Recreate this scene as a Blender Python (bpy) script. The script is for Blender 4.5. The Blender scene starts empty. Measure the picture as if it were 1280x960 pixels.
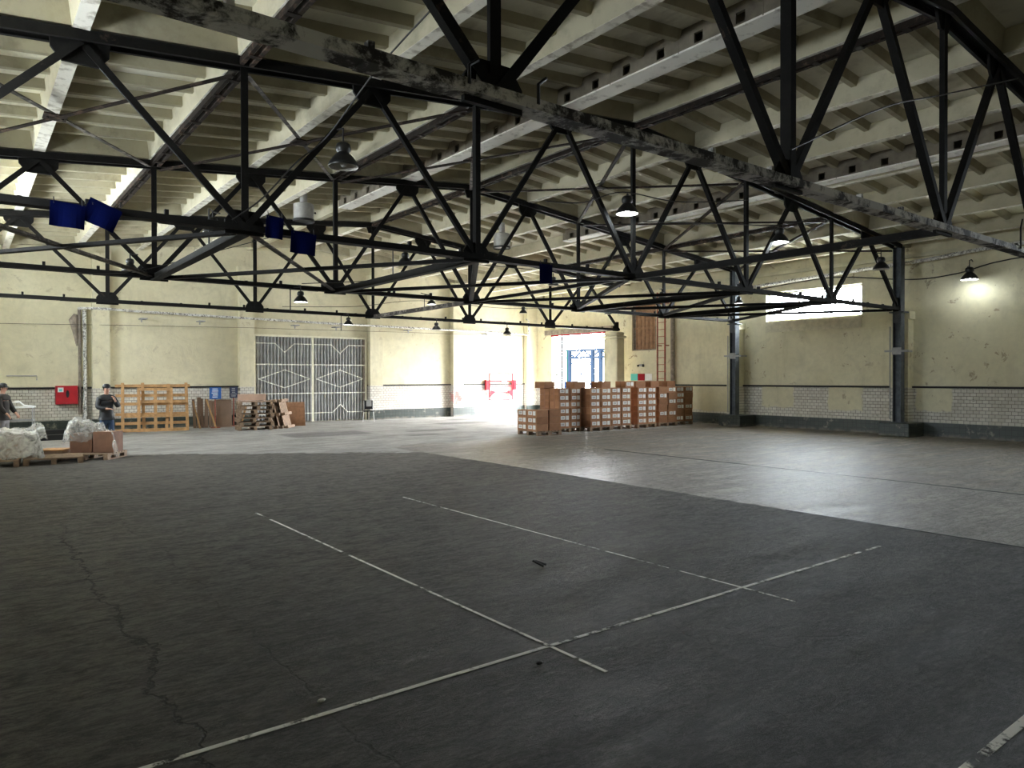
import bpy, math, random
from mathutils import Vector, Matrix, noise
random.seed(7)
PI = math.pi
SC = bpy.context.scene
COL = SC.collection

# ------------------------------------------------------------------ node helpers
class NT:
    def __init__(s, name):
        s.mat = bpy.data.materials.new(name); s.mat.use_nodes = True
        s.t = s.mat.node_tree; s.t.nodes.clear()
        s.out = s.t.nodes.new('ShaderNodeOutputMaterial')
        s.b = s.t.nodes.new('ShaderNodeBsdfPrincipled')
        s.t.links.new(s.b.outputs[0], s.out.inputs[0])
        s._xyz = None
    def link(s, a, b): s.t.links.new(a, b)
    def put(s, sock, v):
        if isinstance(v, bpy.types.NodeSocket): s.link(v, sock)
        elif isinstance(v, (tuple, list)) and len(v) == 3 and sock.type == 'RGBA': sock.default_value = (*v, 1)
        else: sock.default_value = v
    def m(s, op, a, b=0.0, c=0.0):
        n = s.t.nodes.new('ShaderNodeMath'); n.operation = op
        s.put(n.inputs[0], a); s.put(n.inputs[1], b); s.put(n.inputs[2], c); return n.outputs[0]
    def pos(s, obj=False):
        if obj:
            return s.t.nodes.new('ShaderNodeTexCoord').outputs['Object']
        return s.t.nodes.new('ShaderNodeNewGeometry').outputs['Position']
    def xyz(s):
        if not s._xyz:
            n = s.t.nodes.new('ShaderNodeSeparateXYZ'); s.link(s.pos(), n.inputs[0]); s._xyz = n.outputs
        return s._xyz
    def noise(s, scale, detail=4, rough=.6, vec=None, stretch=None, dist=0.0):
        n = s.t.nodes.new('ShaderNodeTexNoise')
        n.inputs['Scale'].default_value = scale; n.inputs['Detail'].default_value = detail
        n.inputs['Roughness'].default_value = rough; n.inputs['Distortion'].default_value = dist
        v = vec or s.pos()
        if stretch:
            mp = s.t.nodes.new('ShaderNodeMapping'); mp.inputs['Scale'].default_value = stretch
            s.link(v, mp.inputs[0]); v = mp.outputs[0]
        s.link(v, n.inputs[0]); return n.outputs['Fac']
    def step(s, v, a, b):
        n = s.t.nodes.new('ShaderNodeMapRange'); s.put(n.inputs[0], v)
        s.put(n.inputs[1], a); s.put(n.inputs[2], b); n.inputs[3].default_value = 0; n.inputs[4].default_value = 1
        return n.outputs[0]
    def mix(s, f, a, b, mode='MIX'):
        n = s.t.nodes.new('ShaderNodeMix'); n.data_type = 'RGBA'; n.blend_type = mode
        s.put(n.inputs[0], f); s.put(n.inputs[6], a); s.put(n.inputs[7], b); return n.outputs[2]
    def bump(s, h, strength=.4, dist=.02):
        n = s.t.nodes.new('ShaderNodeBump'); n.inputs['Strength'].default_value = strength
        n.inputs['Distance'].default_value = dist; s.put(n.inputs['Height'], h)
        s.link(n.outputs[0], s.b.inputs['Normal'])
    def box(s, u0, u1, v0, v1, soft=.01):
        x, y, z = s.xyz()
        return s.rng(x, u0, u1, soft, y, v0, v1)
    def rng(s, x, a, b, soft, y=None, c=0, d=0):
        r = s.m('MULTIPLY', s.step(x, a - soft, a + soft), s.step(x, b + soft, b - soft))
        if y is not None:
            r = s.m('MULTIPLY', r, s.m('MULTIPLY', s.step(y, c - soft, c + soft), s.step(y, d + soft, d - soft)))
        return r

def plain(name, col, rough=.6, metal=0.0, var=.25, scale=6, col2=None, bump=0.0, obj=True, thr=(.35, .65), bscale=None):
    n = NT(name)
    f = n.noise(scale, 5, .6, vec=n.pos(obj))
    c2 = col2 or tuple(c * (1 - var) for c in col)
    n.put(n.b.inputs['Base Color'], n.mix(n.step(f, *thr), c2, col))
    n.b.inputs['Roughness'].default_value = rough; n.b.inputs['Metallic'].default_value = metal
    if bump: n.bump(n.noise(bscale or scale * 3, 4, .6, vec=n.pos(obj)), bump, .01)
    return n.mat

# ------------------------------------------------------------------ mesh builder
class MB:
    def __init__(s): s.v = []; s.f = []; s.mi = []; s.cur = 0
    def add(s, vs, fs):
        k = len(s.v); s.v += [tuple(p) for p in vs]
        for q in fs: s.f.append(tuple(i + k for i in q)); s.mi.append(s.cur)
    def box(s, x0, x1, y0, y1, z0, z1, M=None):
        p = [Vector((x, y, z)) for z in (z0, z1) for y in (y0, y1) for x in (x0, x1)]
        if M: p = [M @ q for q in p]
        s.add(p, [(0, 2, 3, 1), (4, 5, 7, 6), (0, 1, 5, 4), (2, 6, 7, 3), (0, 4, 6, 2), (1, 3, 7, 5)])
        return s
    def extrude(s, prof, A, B, up=(0, 0, 1)):
        """closed 2D profile (a across, b along 'up'-ish) swept from A to B"""
        A = Vector(A); B = Vector(B); d = (B - A).normalized(); u = Vector(up)
        if abs(d.dot(u)) > .999: u = Vector((0, 1, 0))
        a = d.cross(u).normalized(); b = a.cross(d).normalized()
        n = len(prof)
        vs = [A + a * p + b * q for p, q in prof] + [B + a * p + b * q for p, q in prof]
        fs = [(i, (i + 1) % n, n + (i + 1) % n, n + i) for i in range(n)]
        fs += [tuple(range(n))[::-1], tuple(range(n, 2 * n))]
        s.add(vs, fs); return s
    def bar(s, A, B, w, h, up=(0, 0, 1)):
        return s.extrude([(-w / 2, -h / 2), (w / 2, -h / 2), (w / 2, h / 2), (-w / 2, h / 2)], A, B, up)
    def tube(s, pts, r, n=8, closed=False, caps=True):
        pts = [Vector(p) for p in pts]; rs = r if isinstance(r, (list, tuple)) else [r] * len(pts)
        k = len(s.v); prev = None
        for i, p in enumerate(pts):
            d = (pts[min(i + 1, len(pts) - 1)] - pts[max(i - 1, 0)])
            d = d.normalized() if d.length else Vector((0, 0, 1))
            if prev is None:
                a = d.cross(Vector((0, 0, 1)))
                if a.length < .01: a = d.cross(Vector((0, 1, 0)))
            else: a = prev - d * prev.dot(d)
            a.normalize(); prev = a.copy(); b = d.cross(a)
            for j in range(n):
                t = 2 * PI * j / n
                s.v.append(tuple(p + (a * math.cos(t) + b * math.sin(t)) * rs[i]))
        for i in range(len(pts) - 1):
            for j in range(n):
                s.f.append((k + i * n + j, k + i * n + (j + 1) % n, k + (i + 1) * n + (j + 1) % n, k + (i + 1) * n + j)); s.mi.append(s.cur)
        if caps:
            s.f.append(tuple(k + j for j in range(n))[::-1]); s.mi.append(s.cur)
            s.f.append(tuple(k + (len(pts) - 1) * n + j for j in range(n))); s.mi.append(s.cur)
        return s
    def lathe(s, prof, c=(0, 0, 0), n=24, caps=False):
        k = len(s.v)
        for r, z in prof:
            for j in range(n):
                t = 2 * PI * j / n; s.v.append((c[0] + r * math.cos(t), c[1] + r * math.sin(t), c[2] + z))
        for i in range(len(prof) - 1):
            for j in range(n):
                s.f.append((k + i * n + j, k + i * n + (j + 1) % n, k + (i + 1) * n + (j + 1) % n, k + (i + 1) * n + j)); s.mi.append(s.cur)
        if caps:
            s.f.append(tuple(k + j for j in range(n))[::-1]); s.mi.append(s.cur)
            s.f.append(tuple(k + (len(prof) - 1) * n + j for j in range(n))); s.mi.append(s.cur)
        return s
    def plate(s, poly, t, M):
        """polygon in local xz, thickness t along local y"""
        n = len(poly)
        vs = [M @ Vector((x, -t / 2, z)) for x, z in poly] + [M @ Vector((x, t / 2, z)) for x, z in poly]
        s.add(vs, [(i, (i + 1) % n, n + (i + 1) % n, n + i) for i in range(n)] + [tuple(range(n))[::-1], tuple(range(n, 2 * n))])
        return s
    def ball(s, c, r, n=10, sc=(1, 1, 1)):
        k = len(s.v); m = n // 2 + 1
        for i in range(m + 1):
            ph = PI * i / m
            for j in range(n):
                t = 2 * PI * j / n
                s.v.append((c[0] + r * sc[0] * math.sin(ph) * math.cos(t), c[1] + r * sc[1] * math.sin(ph) * math.sin(t), c[2] + r * sc[2] * math.cos(ph)))
        for i in range(m):
            for j in range(n):
                s.f.append((k + i * n + j, k + (i + 1) * n + j, k + (i + 1) * n + (j + 1) % n, k + i * n + (j + 1) % n)); s.mi.append(s.cur)
        return s
    def build(s, name, mat, parent=None, smooth=False, bevel=0.0):
        me = bpy.data.meshes.new(name); me.from_pydata(s.v, [], s.f)
        for mm in (mat if isinstance(mat, (list, tuple)) else [mat]): me.materials.append(mm)
        me.polygons.foreach_set('material_index', s.mi)
        if smooth: me.polygons.foreach_set('use_smooth', [True] * len(me.polygons))
        me.validate(); me.update()
        o = bpy.data.objects.new(name, me); COL.objects.link(o)
        if parent: o.parent = parent
        if bevel:
            b = o.modifiers.new('bevel', 'BEVEL'); b.width = bevel; b.segments = 2; b.limit_method = 'ANGLE'
        if smooth and hasattr(me, 'set_sharp_from_angle'): me.set_sharp_from_angle(angle=R(45))
        return o
def R(d): return math.radians(d)

def tag(o, label=None, cat=None, group=None, kind=None):
    if label: o['label'] = label
    if cat: o['category'] = cat
    if group: o['group'] = group
    if kind: o['kind'] = kind
    return o
def struct(o, label=None): return tag(o, label, None, None, 'structure')
def thing(name, label, cat, loc=(0, 0, 0), rz=0, group=None):
    o = bpy.data.objects.new(name, None); COL.objects.link(o); o.location = loc; o.rotation_euler = (0, 0, rz)
    o.empty_display_size = .1
    return tag(o, label, cat, group)
def copy_tree(o, parent=None):
    c = o.copy(); COL.objects.link(c)
    if parent: c.parent = parent
    for ch in KIDS.get(o.name, []): copy_tree(ch, c)
    return c
KIDS = {}
def index_kids():
    KIDS.clear()
    for o in bpy.data.objects:
        if o.parent: KIDS.setdefault(o.parent.name, []).append(o)
def dup(o, loc=None, rz=None, label=None, group=None):
    index_kids(); c = copy_tree(o)
    if loc is not None: c.location = loc
    if rz is not None: c.rotation_euler = (0, 0, rz)
    if label: c['label'] = label
    if group: c['group'] = group
    return c

# ------------------------------------------------------------------ hall dimensions (metres; X across the hall, Y along it)
YE, XW = 29.29, 23.98          # end wall, right wall
XL, YB = -1.25, -7.6           # left wall, back wall
U0, PN, NB = -0.79, 4.0, 6     # truss start, panel, panels
TY = [4.41, 10.41, 16.41, 22.41]
ZB, ZE, ZR = 3.98, 5.91, 7.09  # bottom chord, eave, ridge (centre lines)
XR = U0 + 12
def zroof(x): return ZR - (ZR - ZE) * abs(x - XR) / 12.0
RIB, PLATE = .07, .43

# ------------------------------------------------------------------ materials
def mat_wall(name, right):
    n = NT(name); x, y, z = n.xyz(); across = y if right else x
    big = n.noise(.35, 5, .6); fine = n.noise(5, 6, .7); med = n.noise(1.3, 6, .65, dist=1.0)
    cream = n.mix(n.step(big, .35, .7), (.58, .53, .36), (.74, .69, .50))
    cream = n.mix(n.m('MULTIPLY', n.step(fine, .4, .75), .35), cream, (.42, .39, .27))
    # grime high on the wall and around the lower paint
    cream = n.mix(n.m('MULTIPLY', n.step(med, .52, .7), .3), cream, (.36, .33, .24))
    strk = n.noise(1.2, 5, .7, stretch=(1.5, 1.5, .22))
    cream = n.mix(n.m('MULTIPLY', n.step(strk, .55, .75), .35), cream, (.38, .34, .22))
    spots = n.step(n.noise(1.9, 6, .75, dist=.6), .60, .64)
    reg = n.step(n.noise(.3, 2, .5), .40, .52)
    cream = n.mix(n.m('MULTIPLY', n.m('MULTIPLY', spots, reg), .75 if right else .3), cream, (.24, .17, .11))
    # wainscot tiles
    br = n.t.nodes.new('ShaderNodeTexBrick')
    cmb = n.t.nodes.new('ShaderNodeCombineXYZ'); n.link(across, cmb.inputs[0]); n.link(z, cmb.inputs[1])
    n.link(cmb.outputs[0], br.inputs[0])
    br.inputs['Scale'].default_value = 1; br.inputs['Brick Width'].default_value = .165; br.inputs['Row Height'].default_value = .105
    br.inputs['Mortar Size'].default_value = .007; br.inputs['Mortar Smooth'].default_value = .2
    br.inputs['Color1'].default_value = (.70, .67, .60, 1); br.inputs['Color2'].default_value = (.58, .55, .48, 1)
    br.inputs['Mortar'].default_value = (.13, .12, .10, 1)
    tile = n.mix(n.m('MULTIPLY', n.step(med, .4, .72), .5), br.outputs[0], (.38, .33, .26))
    tile = n.mix(n.m('MULTIPLY', n.step(n.noise(4, 5, .7), .66, .7), .7), tile, (.12, .10, .08))
    edge = n.m('ADD', z, n.m('MULTIPLY', n.m('SUBTRACT', n.noise(2.2, 5, .7), .5), .12))
    istile = n.step(z, 1.52, 1.51)
    if right:
        wob = n.m('MULTIPLY', n.m('SUBTRACT', n.noise(3, 4, .7), .5), .25)
        yy = n.m('ADD', y, wob); zz = n.m('ADD', z, wob)
        for a, b, z0 in ((9.16, 10.2, .78), (11.9, 13.1, .72), (14.4, 15.7, .75), (16.75, 23.5, .50)):
            p = n.rng(yy, a, b, .03, zz, z0, 9)
            istile = n.m('MULTIPLY', istile, n.m('SUBTRACT', 1, p))
    else:
        rust = n.m('MULTIPLY', n.rng(x, 18.75, 19.3, .1, z, .5, 1.3), n.step(n.noise(3.5, 4, .6), .45, .55))
        tile = n.mix(n.m('MULTIPLY', rust, .9), tile, (.65, .07, .06))
        wash = n.m('MULTIPLY', n.rng(x, 15, 18.5, .5), n.step(n.noise(1.6, 5, .7), .5, .6))
        tile = n.mix(n.m('MULTIPLY', wash, .5), tile, (.66, .48, .42))
    c = n.mix(istile, cream, tile)
    n.put(n.b.inputs['Base Color'], c); n.b.inputs['Roughness'].default_value = .8
    h = n.m('ADD', n.m('MULTIPLY', med, .7), n.m('MULTIPLY', n.m('MULTIPLY', br.outputs['Fac'], istile), -.3))
    n.bump(h, .5, .04)
    return n.mat
M_WE = mat_wall('plaster end', False); M_WR = mat_wall('plaster right', True)
M_PLASTER = plain('cream plaster', (.66, .62, .45), .8, scale=1.6, var=.25, bump=.3, obj=False)

def mat_plinth():
    n = NT('dark plinth tiles'); x, y, z = n.xyz()
    cmb = n.t.nodes.new('ShaderNodeCombineXYZ'); n.link(n.m('ADD', x, y), cmb.inputs[0]); n.link(z, cmb.inputs[1])
    br = n.t.nodes.new('ShaderNodeTexBrick'); n.link(cmb.outputs[0], br.inputs[0]); br.offset = 0
    br.inputs['Scale'].default_value = 1; br.inputs['Brick Width'].default_value = .15; br.inputs['Row Height'].default_value = .15
    br.inputs['Mortar Size'].default_value = .006
    br.inputs['Color1'].default_value = (.030, .042, .036, 1); br.inputs['Color2'].default_value = (.045, .055, .045, 1); br.inputs['Mortar'].default_value = (.02, .02, .018, 1)
    c = n.mix(n.step(n.noise(2.5, 6, .75), .57, .66), br.outputs[0], (.22, .21, .16))
    c = n.mix(n.m('MULTIPLY', n.step(z, .10, .0), n.step(n.noise(3, 5, .7), .4, .6)), c, (.24, .21, .16))
    n.put(n.b.inputs['Base Color'], c); n.b.inputs['Roughness'].default_value = .45; n.bump(br.outputs['Fac'], -.3, .01)
    return n.mat
M_PL = mat_plinth()

def mat_floor():
    n = NT('hall floor'); x, y, z = n.xyz()
    fine = n.noise(9, 8, .75); vf = n.noise(45, 4, .7); med = n.noise(.9, 6, .6); big = n.noise(.16, 4, .5)
    strk = n.noise(1.0, 7, .65, stretch=(.55, 2.6, 1), dist=.4)
    # asphalt
    g1 = n.step(n.noise(4.5, 8, .85, stretch=(.7, 1.5, 1), dist=.5), .43, .57); g2 = n.step(n.noise(15, 6, .85, stretch=(.6, 1.5, 1)), .43, .57)
    grain = n.m('ADD', n.m('MULTIPLY', g1, .5), n.m('MULTIPLY', g2, .5))
    asp = n.mix(grain, (.024, .0235, .022), (.046, .044, .041))
    asp = n.mix(n.m('MULTIPLY', n.step(strk, .45, .7), .55), asp, (.10, .096, .088))
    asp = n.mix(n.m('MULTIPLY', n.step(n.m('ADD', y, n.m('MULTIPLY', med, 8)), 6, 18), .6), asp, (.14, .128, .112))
    asp = n.mix(n.m('MULTIPLY', n.step(big, .5, .62), .3), asp, (.085, .075, .062))
    # left strip of dusty asphalt
    asp = n.mix(n.m('MULTIPLY', n.step(n.m('ADD', x, n.m('MULTIPLY', med, 1.2)), 2.6, 1.2), .35), asp, (.10, .088, .068))
    # cracks
    vo = n.t.nodes.new('ShaderNodeTexVoronoi'); vo.feature = 'DISTANCE_TO_EDGE'; vo.inputs['Scale'].default_value = .22
    wv = n.t.nodes.new('ShaderNodeVectorMath'); wv.operation = 'ADD'
    nz = n.t.nodes.new('ShaderNodeTexNoise'); nz.inputs['Scale'].default_value = 1.6; nz.inputs['Detail'].default_value = 6
    n.link(n.pos(), nz.inputs[0]); n.link(n.pos(), wv.inputs[0])
    sc = n.t.nodes.new('ShaderNodeVectorMath'); sc.operation = 'SCALE'; n.link(nz.outputs['Color'], sc.inputs[0]); sc.inputs['Scale'].default_value = 1.1
    n.link(sc.outputs[0], wv.inputs[1]); n.link(wv.outputs[0], vo.inputs[0])
    crack = n.m('MULTIPLY', n.step(vo.outputs['Distance'], .008, .002), n.step(n.noise(.5, 3, .5), .5, .6))
    cx = n.m('ADD', x, n.m('MULTIPLY', n.m('SUBTRACT', n.noise(1.2, 6, .7), .5), .7))
    crack2 = n.m('MULTIPLY', n.step(n.m('ABSOLUTE', n.m('SUBTRACT', cx, .95)), .022, .006), n.step(y, 12, 9))
    crack3 = n.m('MULTIPLY', n.step(n.m('ABSOLUTE', n.m('SUBTRACT', n.m('ADD', x, n.m('MULTIPLY', med, .5)), 1.9)), .015, .004), n.step(n.noise(1.5, 3, .6), .47, .52))
    crack = n.m('MAXIMUM', n.m('MULTIPLY', crack, .35), n.m('MAXIMUM', n.m('MULTIPLY', crack2, .8), n.m('MULTIPLY', crack3, .35)))
    asp = n.mix(crack, asp, (.008, .008, .007))
    # small worn setts on the right
    cmb = n.t.nodes.new('ShaderNodeCombineXYZ'); n.link(x, cmb.inputs[0]); n.link(y, cmb.inputs[1])
    br = n.t.nodes.new('ShaderNodeTexBrick'); n.link(cmb.outputs[0], br.inputs[0])
    br.inputs['Scale'].default_value = 1; br.inputs['Brick Width'].default_value = .26; br.inputs['Row Height'].default_value = .14
    br.inputs['Mortar Size'].default_value = .008; br.inputs['Color1'].default_value = (.21, .185, .16, 1); br.inputs['Color2'].default_value = (.165, .148, .13, 1)
    br.inputs['Mortar'].default_value = (.07, .062, .055, 1)
    sett = n.mix(n.m('MULTIPLY', grain, .55), br.outputs[0], (.085, .075, .065)); sett = n.mix(n.m('MULTIPLY', n.step(strk, .45, .62), .6), sett, (.30, .27, .24))
    sett = n.mix(n.m('MULTIPLY', n.step(med, .55, .68), .5), sett, (.09, .08, .07))
    # slabs beyond the groove
    br2 = n.t.nodes.new('ShaderNodeTexBrick'); n.link(cmb.outputs[0], br2.inputs[0]); br2.offset = .35
    br2.inputs['Scale'].default_value = 1; br2.inputs['Brick Width'].default_value = 2.7; br2.inputs['Row Height'].default_value = 3.2
    br2.inputs['Mortar Size'].default_value = .02; br2.inputs['Color1'].default_value = (.17, .145, .12, 1); br2.inputs['Color2'].default_value = (.12, .11, .10, 1)
    br2.inputs['Mortar'].default_value = (.06, .055, .05, 1)
    slab = n.mix(n.m('MULTIPLY', grain, .45), br2.outputs[0], (.075, .062, .05)); slab = n.mix(n.m('MULTIPLY', n.step(strk, .45, .6), .55), slab, (.30, .25, .20))
    slab = n.mix(n.m('MULTIPLY', n.step(n.noise(.5, 5, .6), .52, .6), .45), slab, (.095, .08, .068))
    # pale concrete at the far end
    conc = n.mix(n.step(med, .35, .65), (.33, .32, .30), (.47, .46, .44))
    conc = n.mix(n.m('MULTIPLY', n.step(strk, .48, .6), .5), conc, (.22, .205, .19)); conc = n.mix(n.m('MULTIPLY', grain, .3), conc, (.2, .19, .18))
    for (u0, u1, v0, v1) in ((15.2, 17.6, 24.2, 25.2), (12.2, 14.2, 21.6, 22.2), (11.4, 12.6, 20.0, 20.6), (17.0, 19.4, 26.3, 27.0), (8.2, 11.0, 21.8, 23.4)):
        conc = n.mix(n.m('MULTIPLY', n.box(u0, u1, v0, v1, .12), .75), conc, (.13, .125, .12))
    dx = n.m('ADD', n.m('MULTIPLY', n.m('SUBTRACT', n.noise(.8, 5, .65), .5), 2.4), n.m('MULTIPLY', n.m('SUBTRACT', n.noise(5, 5, .8), .5), 1.3))
    edge = n.m('ADD', n.m('ADD', y, n.m('MULTIPLY', n.m('MINIMUM', x, 13.2), .62)), dx)
    far = n.step(edge, 21.3, 21.45)
    ex = n.m('ADD', x, n.m('MULTIPLY', n.m('SUBTRACT', n.noise(2.5, 6, .8), .5), .35))
    isB = n.step(ex, 9.11, 9.15); isS = n.step(x, 13.17, 13.2)
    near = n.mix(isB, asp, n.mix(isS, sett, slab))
    # dark resurfaced strip between the two floors
    farB = n.m('MULTIPLY', far, n.m('MAXIMUM', n.step(n.m('ADD', y, dx), 17.4, 17.6), n.step(x, 9.3, 9.1)))
    c = n.mix(farB, near, conc)
    strip = n.m('MULTIPLY', n.m('MULTIPLY', n.step(n.m('ADD', y, n.m('MULTIPLY', dx, .25)), 14.9, 15.0), n.step(n.m('ADD', y, n.m('MULTIPLY', dx, .25)), 16.9, 16.8)), n.m('MULTIPLY', n.step(x, 9.0, 9.2), n.step(x, 13.6, 13.2)))
    c = n.mix(n.m('MULTIPLY', strip, .85), c, (.12, .108, .095))
    c = n.mix(n.m('MULTIPLY', n.step(vf, .62, .72), .25), c, (.35, .33, .30))
    gf = n.m('ADD', n.m('MULTIPLY', g1, .75), n.m('MULTIPLY', g2, .75))
    g3 = n.step(n.noise(1.7, 6, .8, stretch=(.5, 1.8, 1), dist=.8), .40, .62)
    gf = n.m('ADD', n.m('ADD', .22, gf), n.m('MULTIPLY', g3, .45))
    gf = n.m('MINIMUM', gf, 1.7)
    gf = n.m('ADD', n.m('MULTIPLY', gf, n.m('SUBTRACT', 1, n.m('MULTIPLY', farB, .55))), n.m('MULTIPLY', farB, .55))
    vs_ = n.t.nodes.new('ShaderNodeVectorMath'); vs_.operation = 'SCALE'; n.link(c, vs_.inputs[0]); n.link(gf, vs_.inputs['Scale'])
    c = vs_.outputs[0]
    n.put(n.b.inputs['Base Color'], c)
    ro = n.m('ADD', .62, n.m('MULTIPLY', n.m('SUBTRACT', strk, .5), .5))
    glossy = n.m('MULTIPLY', isB, n.m('SUBTRACT', 1, farB))
    ro = n.m('ADD', n.m('SUBTRACT', ro, n.m('MULTIPLY', glossy, .25)), .08); n.put(n.b.inputs['Specular IOR Level'], n.m('ADD', .3, n.m('MULTIPLY', isB, .2)))
    n.put(n.b.inputs['Roughness'], ro)
    h = n.m('ADD', n.m('MULTIPLY', grain, .6), n.m('MULTIPLY', strk, .8))
    h = n.m('ADD', h, n.m('MULTIPLY', crack, -1.2)); h = n.m('ADD', h, n.m('MULTIPLY', n.m('MULTIPLY', br.outputs['Fac'], glossy), -.3))
    n.bump(n.m('ADD', h, n.m('MULTIPLY', vf, .35)), .8, .035)
    return n.mat
M_FLOOR = mat_floor()

def mat_steel(name, base, worn, lo, hi, scale=5, rough=.7):
    n = NT(name)
    f = n.noise(scale, 7, .75, dist=.3); g = n.noise(scale * .35, 4, .6)
    c = n.mix(n.step(f, .35, .7), tuple(q * .55 for q in base), base)
    c = n.mix(n.step(n.m('ADD', f, n.m('MULTIPLY', n.m('SUBTRACT', g, .5), .5)), lo, hi), c, worn)
    n.put(n.b.inputs['Base Color'], c); n.b.inputs['Roughness'].default_value = rough
    n.b.inputs['Specular IOR Level'].default_value = .15
    n.bump(f, .4, .01); return n.mat
M_ST = mat_steel('dark painted steel', (.014, .013, .012), (.07, .05, .035), .66, .74)
M_ST1 = mat_steel('weathered chord paint', (.075, .07, .068), (.66, .65, .63), .43, .54, 3.5)
M_BR = mat_steel('brace paint', (.030, .022, .017), (.11, .07, .05), .56, .66)
M_BRL = mat_steel('worn pale brace paint', (.10, .09, .08), (.28, .25, .22), .5, .65)
M_COL = mat_steel('column grey paint', (.15, .165, .18), (.17, .16, .15), .6, .75)
def mat_ceil(name, lo, hi, dirt):
    n = NT(name); b = n.noise(.4, 5, .6); f = n.noise(3.5, 6, .7); g = n.noise(1.1, 5, .65, stretch=(1, .5, 1))
    c = n.mix(n.step(b, .35, .65), lo, hi)
    c = n.mix(n.m('MULTIPLY', n.step(f, .5, .75), .45), c, dirt)
    c = n.mix(n.m('MULTIPLY', n.step(g, .56, .66), .5), c, tuple(q * .8 for q in dirt))
    n.put(n.b.inputs['Base Color'], c); n.b.inputs['Roughness'].default_value = .9; n.bump(f, .3, .02); return n.mat
M_CEIL = mat_ceil('shaded grubby rib concrete', (.30, .27, .18), (.44, .40, .28), (.20, .18, .12))  # cross ribs: their shade is put into the colour along with the dirt
M_CEILP = mat_ceil('bounce-lit whitewashed slab', (.66, .63, .50), (.82, .79, .66), (.42, .38, .28))  # slab plates: light bounced off the floor is put into the whitewash colour
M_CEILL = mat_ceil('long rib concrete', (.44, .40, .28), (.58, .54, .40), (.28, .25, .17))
M_RIB = plain('pale flaking rib edge', (.80, .77, .68), .85, scale=5, col2=(.45, .41, .33), thr=(.36, .5), bump=.4, obj=False)
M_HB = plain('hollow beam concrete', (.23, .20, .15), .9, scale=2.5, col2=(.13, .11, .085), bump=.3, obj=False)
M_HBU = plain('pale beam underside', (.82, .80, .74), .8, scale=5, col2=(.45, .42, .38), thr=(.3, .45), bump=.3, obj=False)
M_WOOD = plain('pine', (.58, .33, .14), .7, scale=9, var=.35, bump=.2)
M_WOODD = plain('grey pallet wood', (.33, .22, .14), .8, scale=9, var=.45, bump=.2)
M_WOODG = plain('greyed timber', (.30, .25, .20), .85, scale=7, var=.45, bump=.2)
M_CARD = plain('cardboard', (.36, .165, .075), .8, scale=4, var=.25)
M_CARD2 = plain('light cardboard', (.44, .215, .105), .8, scale=4, var=.2)
M_CARDD = plain('damp dark cardboard', (.20, .095, .055), .8, scale=4, var=.3)
M_CARDP = plain('pale cardboard sheet', (.60, .42, .32), .8, scale=4, var=.15)
M_TAPE = plain('brown tape', (.30, .13, .06), .35, scale=4, var=.1)
M_HARD = plain('hardboard', (.26, .17, .115), .6, scale=3, var=.2)
M_LABEL = plain('white paper', (.78, .76, .72), .6, scale=6, var=.08)
M_PRINT = plain('grey print', (.30, .28, .27), .6, scale=30, col2=(.6, .58, .55))
M_RED = plain('red enamel', (.42, .012, .02), .4, scale=4, var=.2)
M_PINK = plain('pinkish red paint', (.36, .0, .01), .8, scale=4, var=.2)
M_BLACK = plain('black', (.012, .012, .013), .5, scale=5, var=.3)
M_LAMP = plain('black enamel', (.018, .018, .018), .35, scale=8, var=.4)
M_LAMPI = plain('lamp inner enamel', (.55, .52, .46), .35, scale=8, var=.2)
M_BLUE = plain('navy sheet', (.0008, .003, .040), .95, scale=4, var=.3); M_BLUE.node_tree.nodes['Principled BSDF'].inputs['Specular IOR Level'].default_value = .05
M_SIGNB = plain('blue sign', (.02, .10, .33), .45, scale=4, var=.1)
M_SIGND = plain('dark navy sign', (.02, .03, .07), .45, scale=4, var=.2)
M_GREY = plain('grey paint', (.35, .35, .35), .6, scale=5, var=.2)
M_WHITE = plain('white paint', (.8, .8, .78), .6, scale=5, var=.1)
M_TIN = plain('galvanised tin', (.45, .44, .42), .45, metal=.3, scale=6, var=.3)
M_WIRE = plain('rubber cable', (.02, .018, .016), .6, scale=9)
M_RUST = plain('reddish rusty paint', (.42, .10, .06), .7, scale=6, col2=(.20, .07, .045))
M_SHUT = plain('brown slatted boards', (.36, .20, .11), .8, scale=5, var=.4)
M_TEAL = plain('teal enamel', (.10, .55, .48), .5, scale=5, var=.1)
M_CREAMP = plain('cream gloss', (.80, .77, .60), .5, scale=5, var=.15)
M_GATE = plain('grey gate sheet', (.40, .40, .39), .5, scale=2.5, col2=(.27, .26, .25), obj=False)
M_GATER = plain('pale grey rod', (.80, .79, .72), .5, scale=5, var=.1)
M_EXT = plain('dark blue gantry paint', (.0035, .0055, .009), .7, scale=3, var=.1); M_EXT.node_tree.nodes['Principled BSDF'].inputs['Specular IOR Level'].default_value = 0
M_EXTG = plain('yard ground', (.30, .30, .30), .9, scale=2, var=.2, obj=False)
M_SKIN = plain('skin', (.50, .27, .19), .55, scale=9, var=.1)
M_JACKET = plain('black padded jacket', (.020, .021, .024), .6, scale=14, var=.4, bump=.3)
M_BROWNJ = plain('dark brown coat', (.030, .024, .020), .8, scale=10, var=.3)
M_JEANS = plain('blue jeans', (.045, .085, .17), .8, scale=12, var=.35)
M_TROU = plain('grey trousers', (.22, .21, .21), .8, scale=9, var=.2)
M_SHOE = plain('dark shoe', (.02, .018, .016), .5, scale=9)
M_HAIR = plain('dark hair', (.03, .022, .018), .7, scale=40)
M_CUFF = plain('pale cuff', (.7, .69, .66), .8, scale=9)

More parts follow.
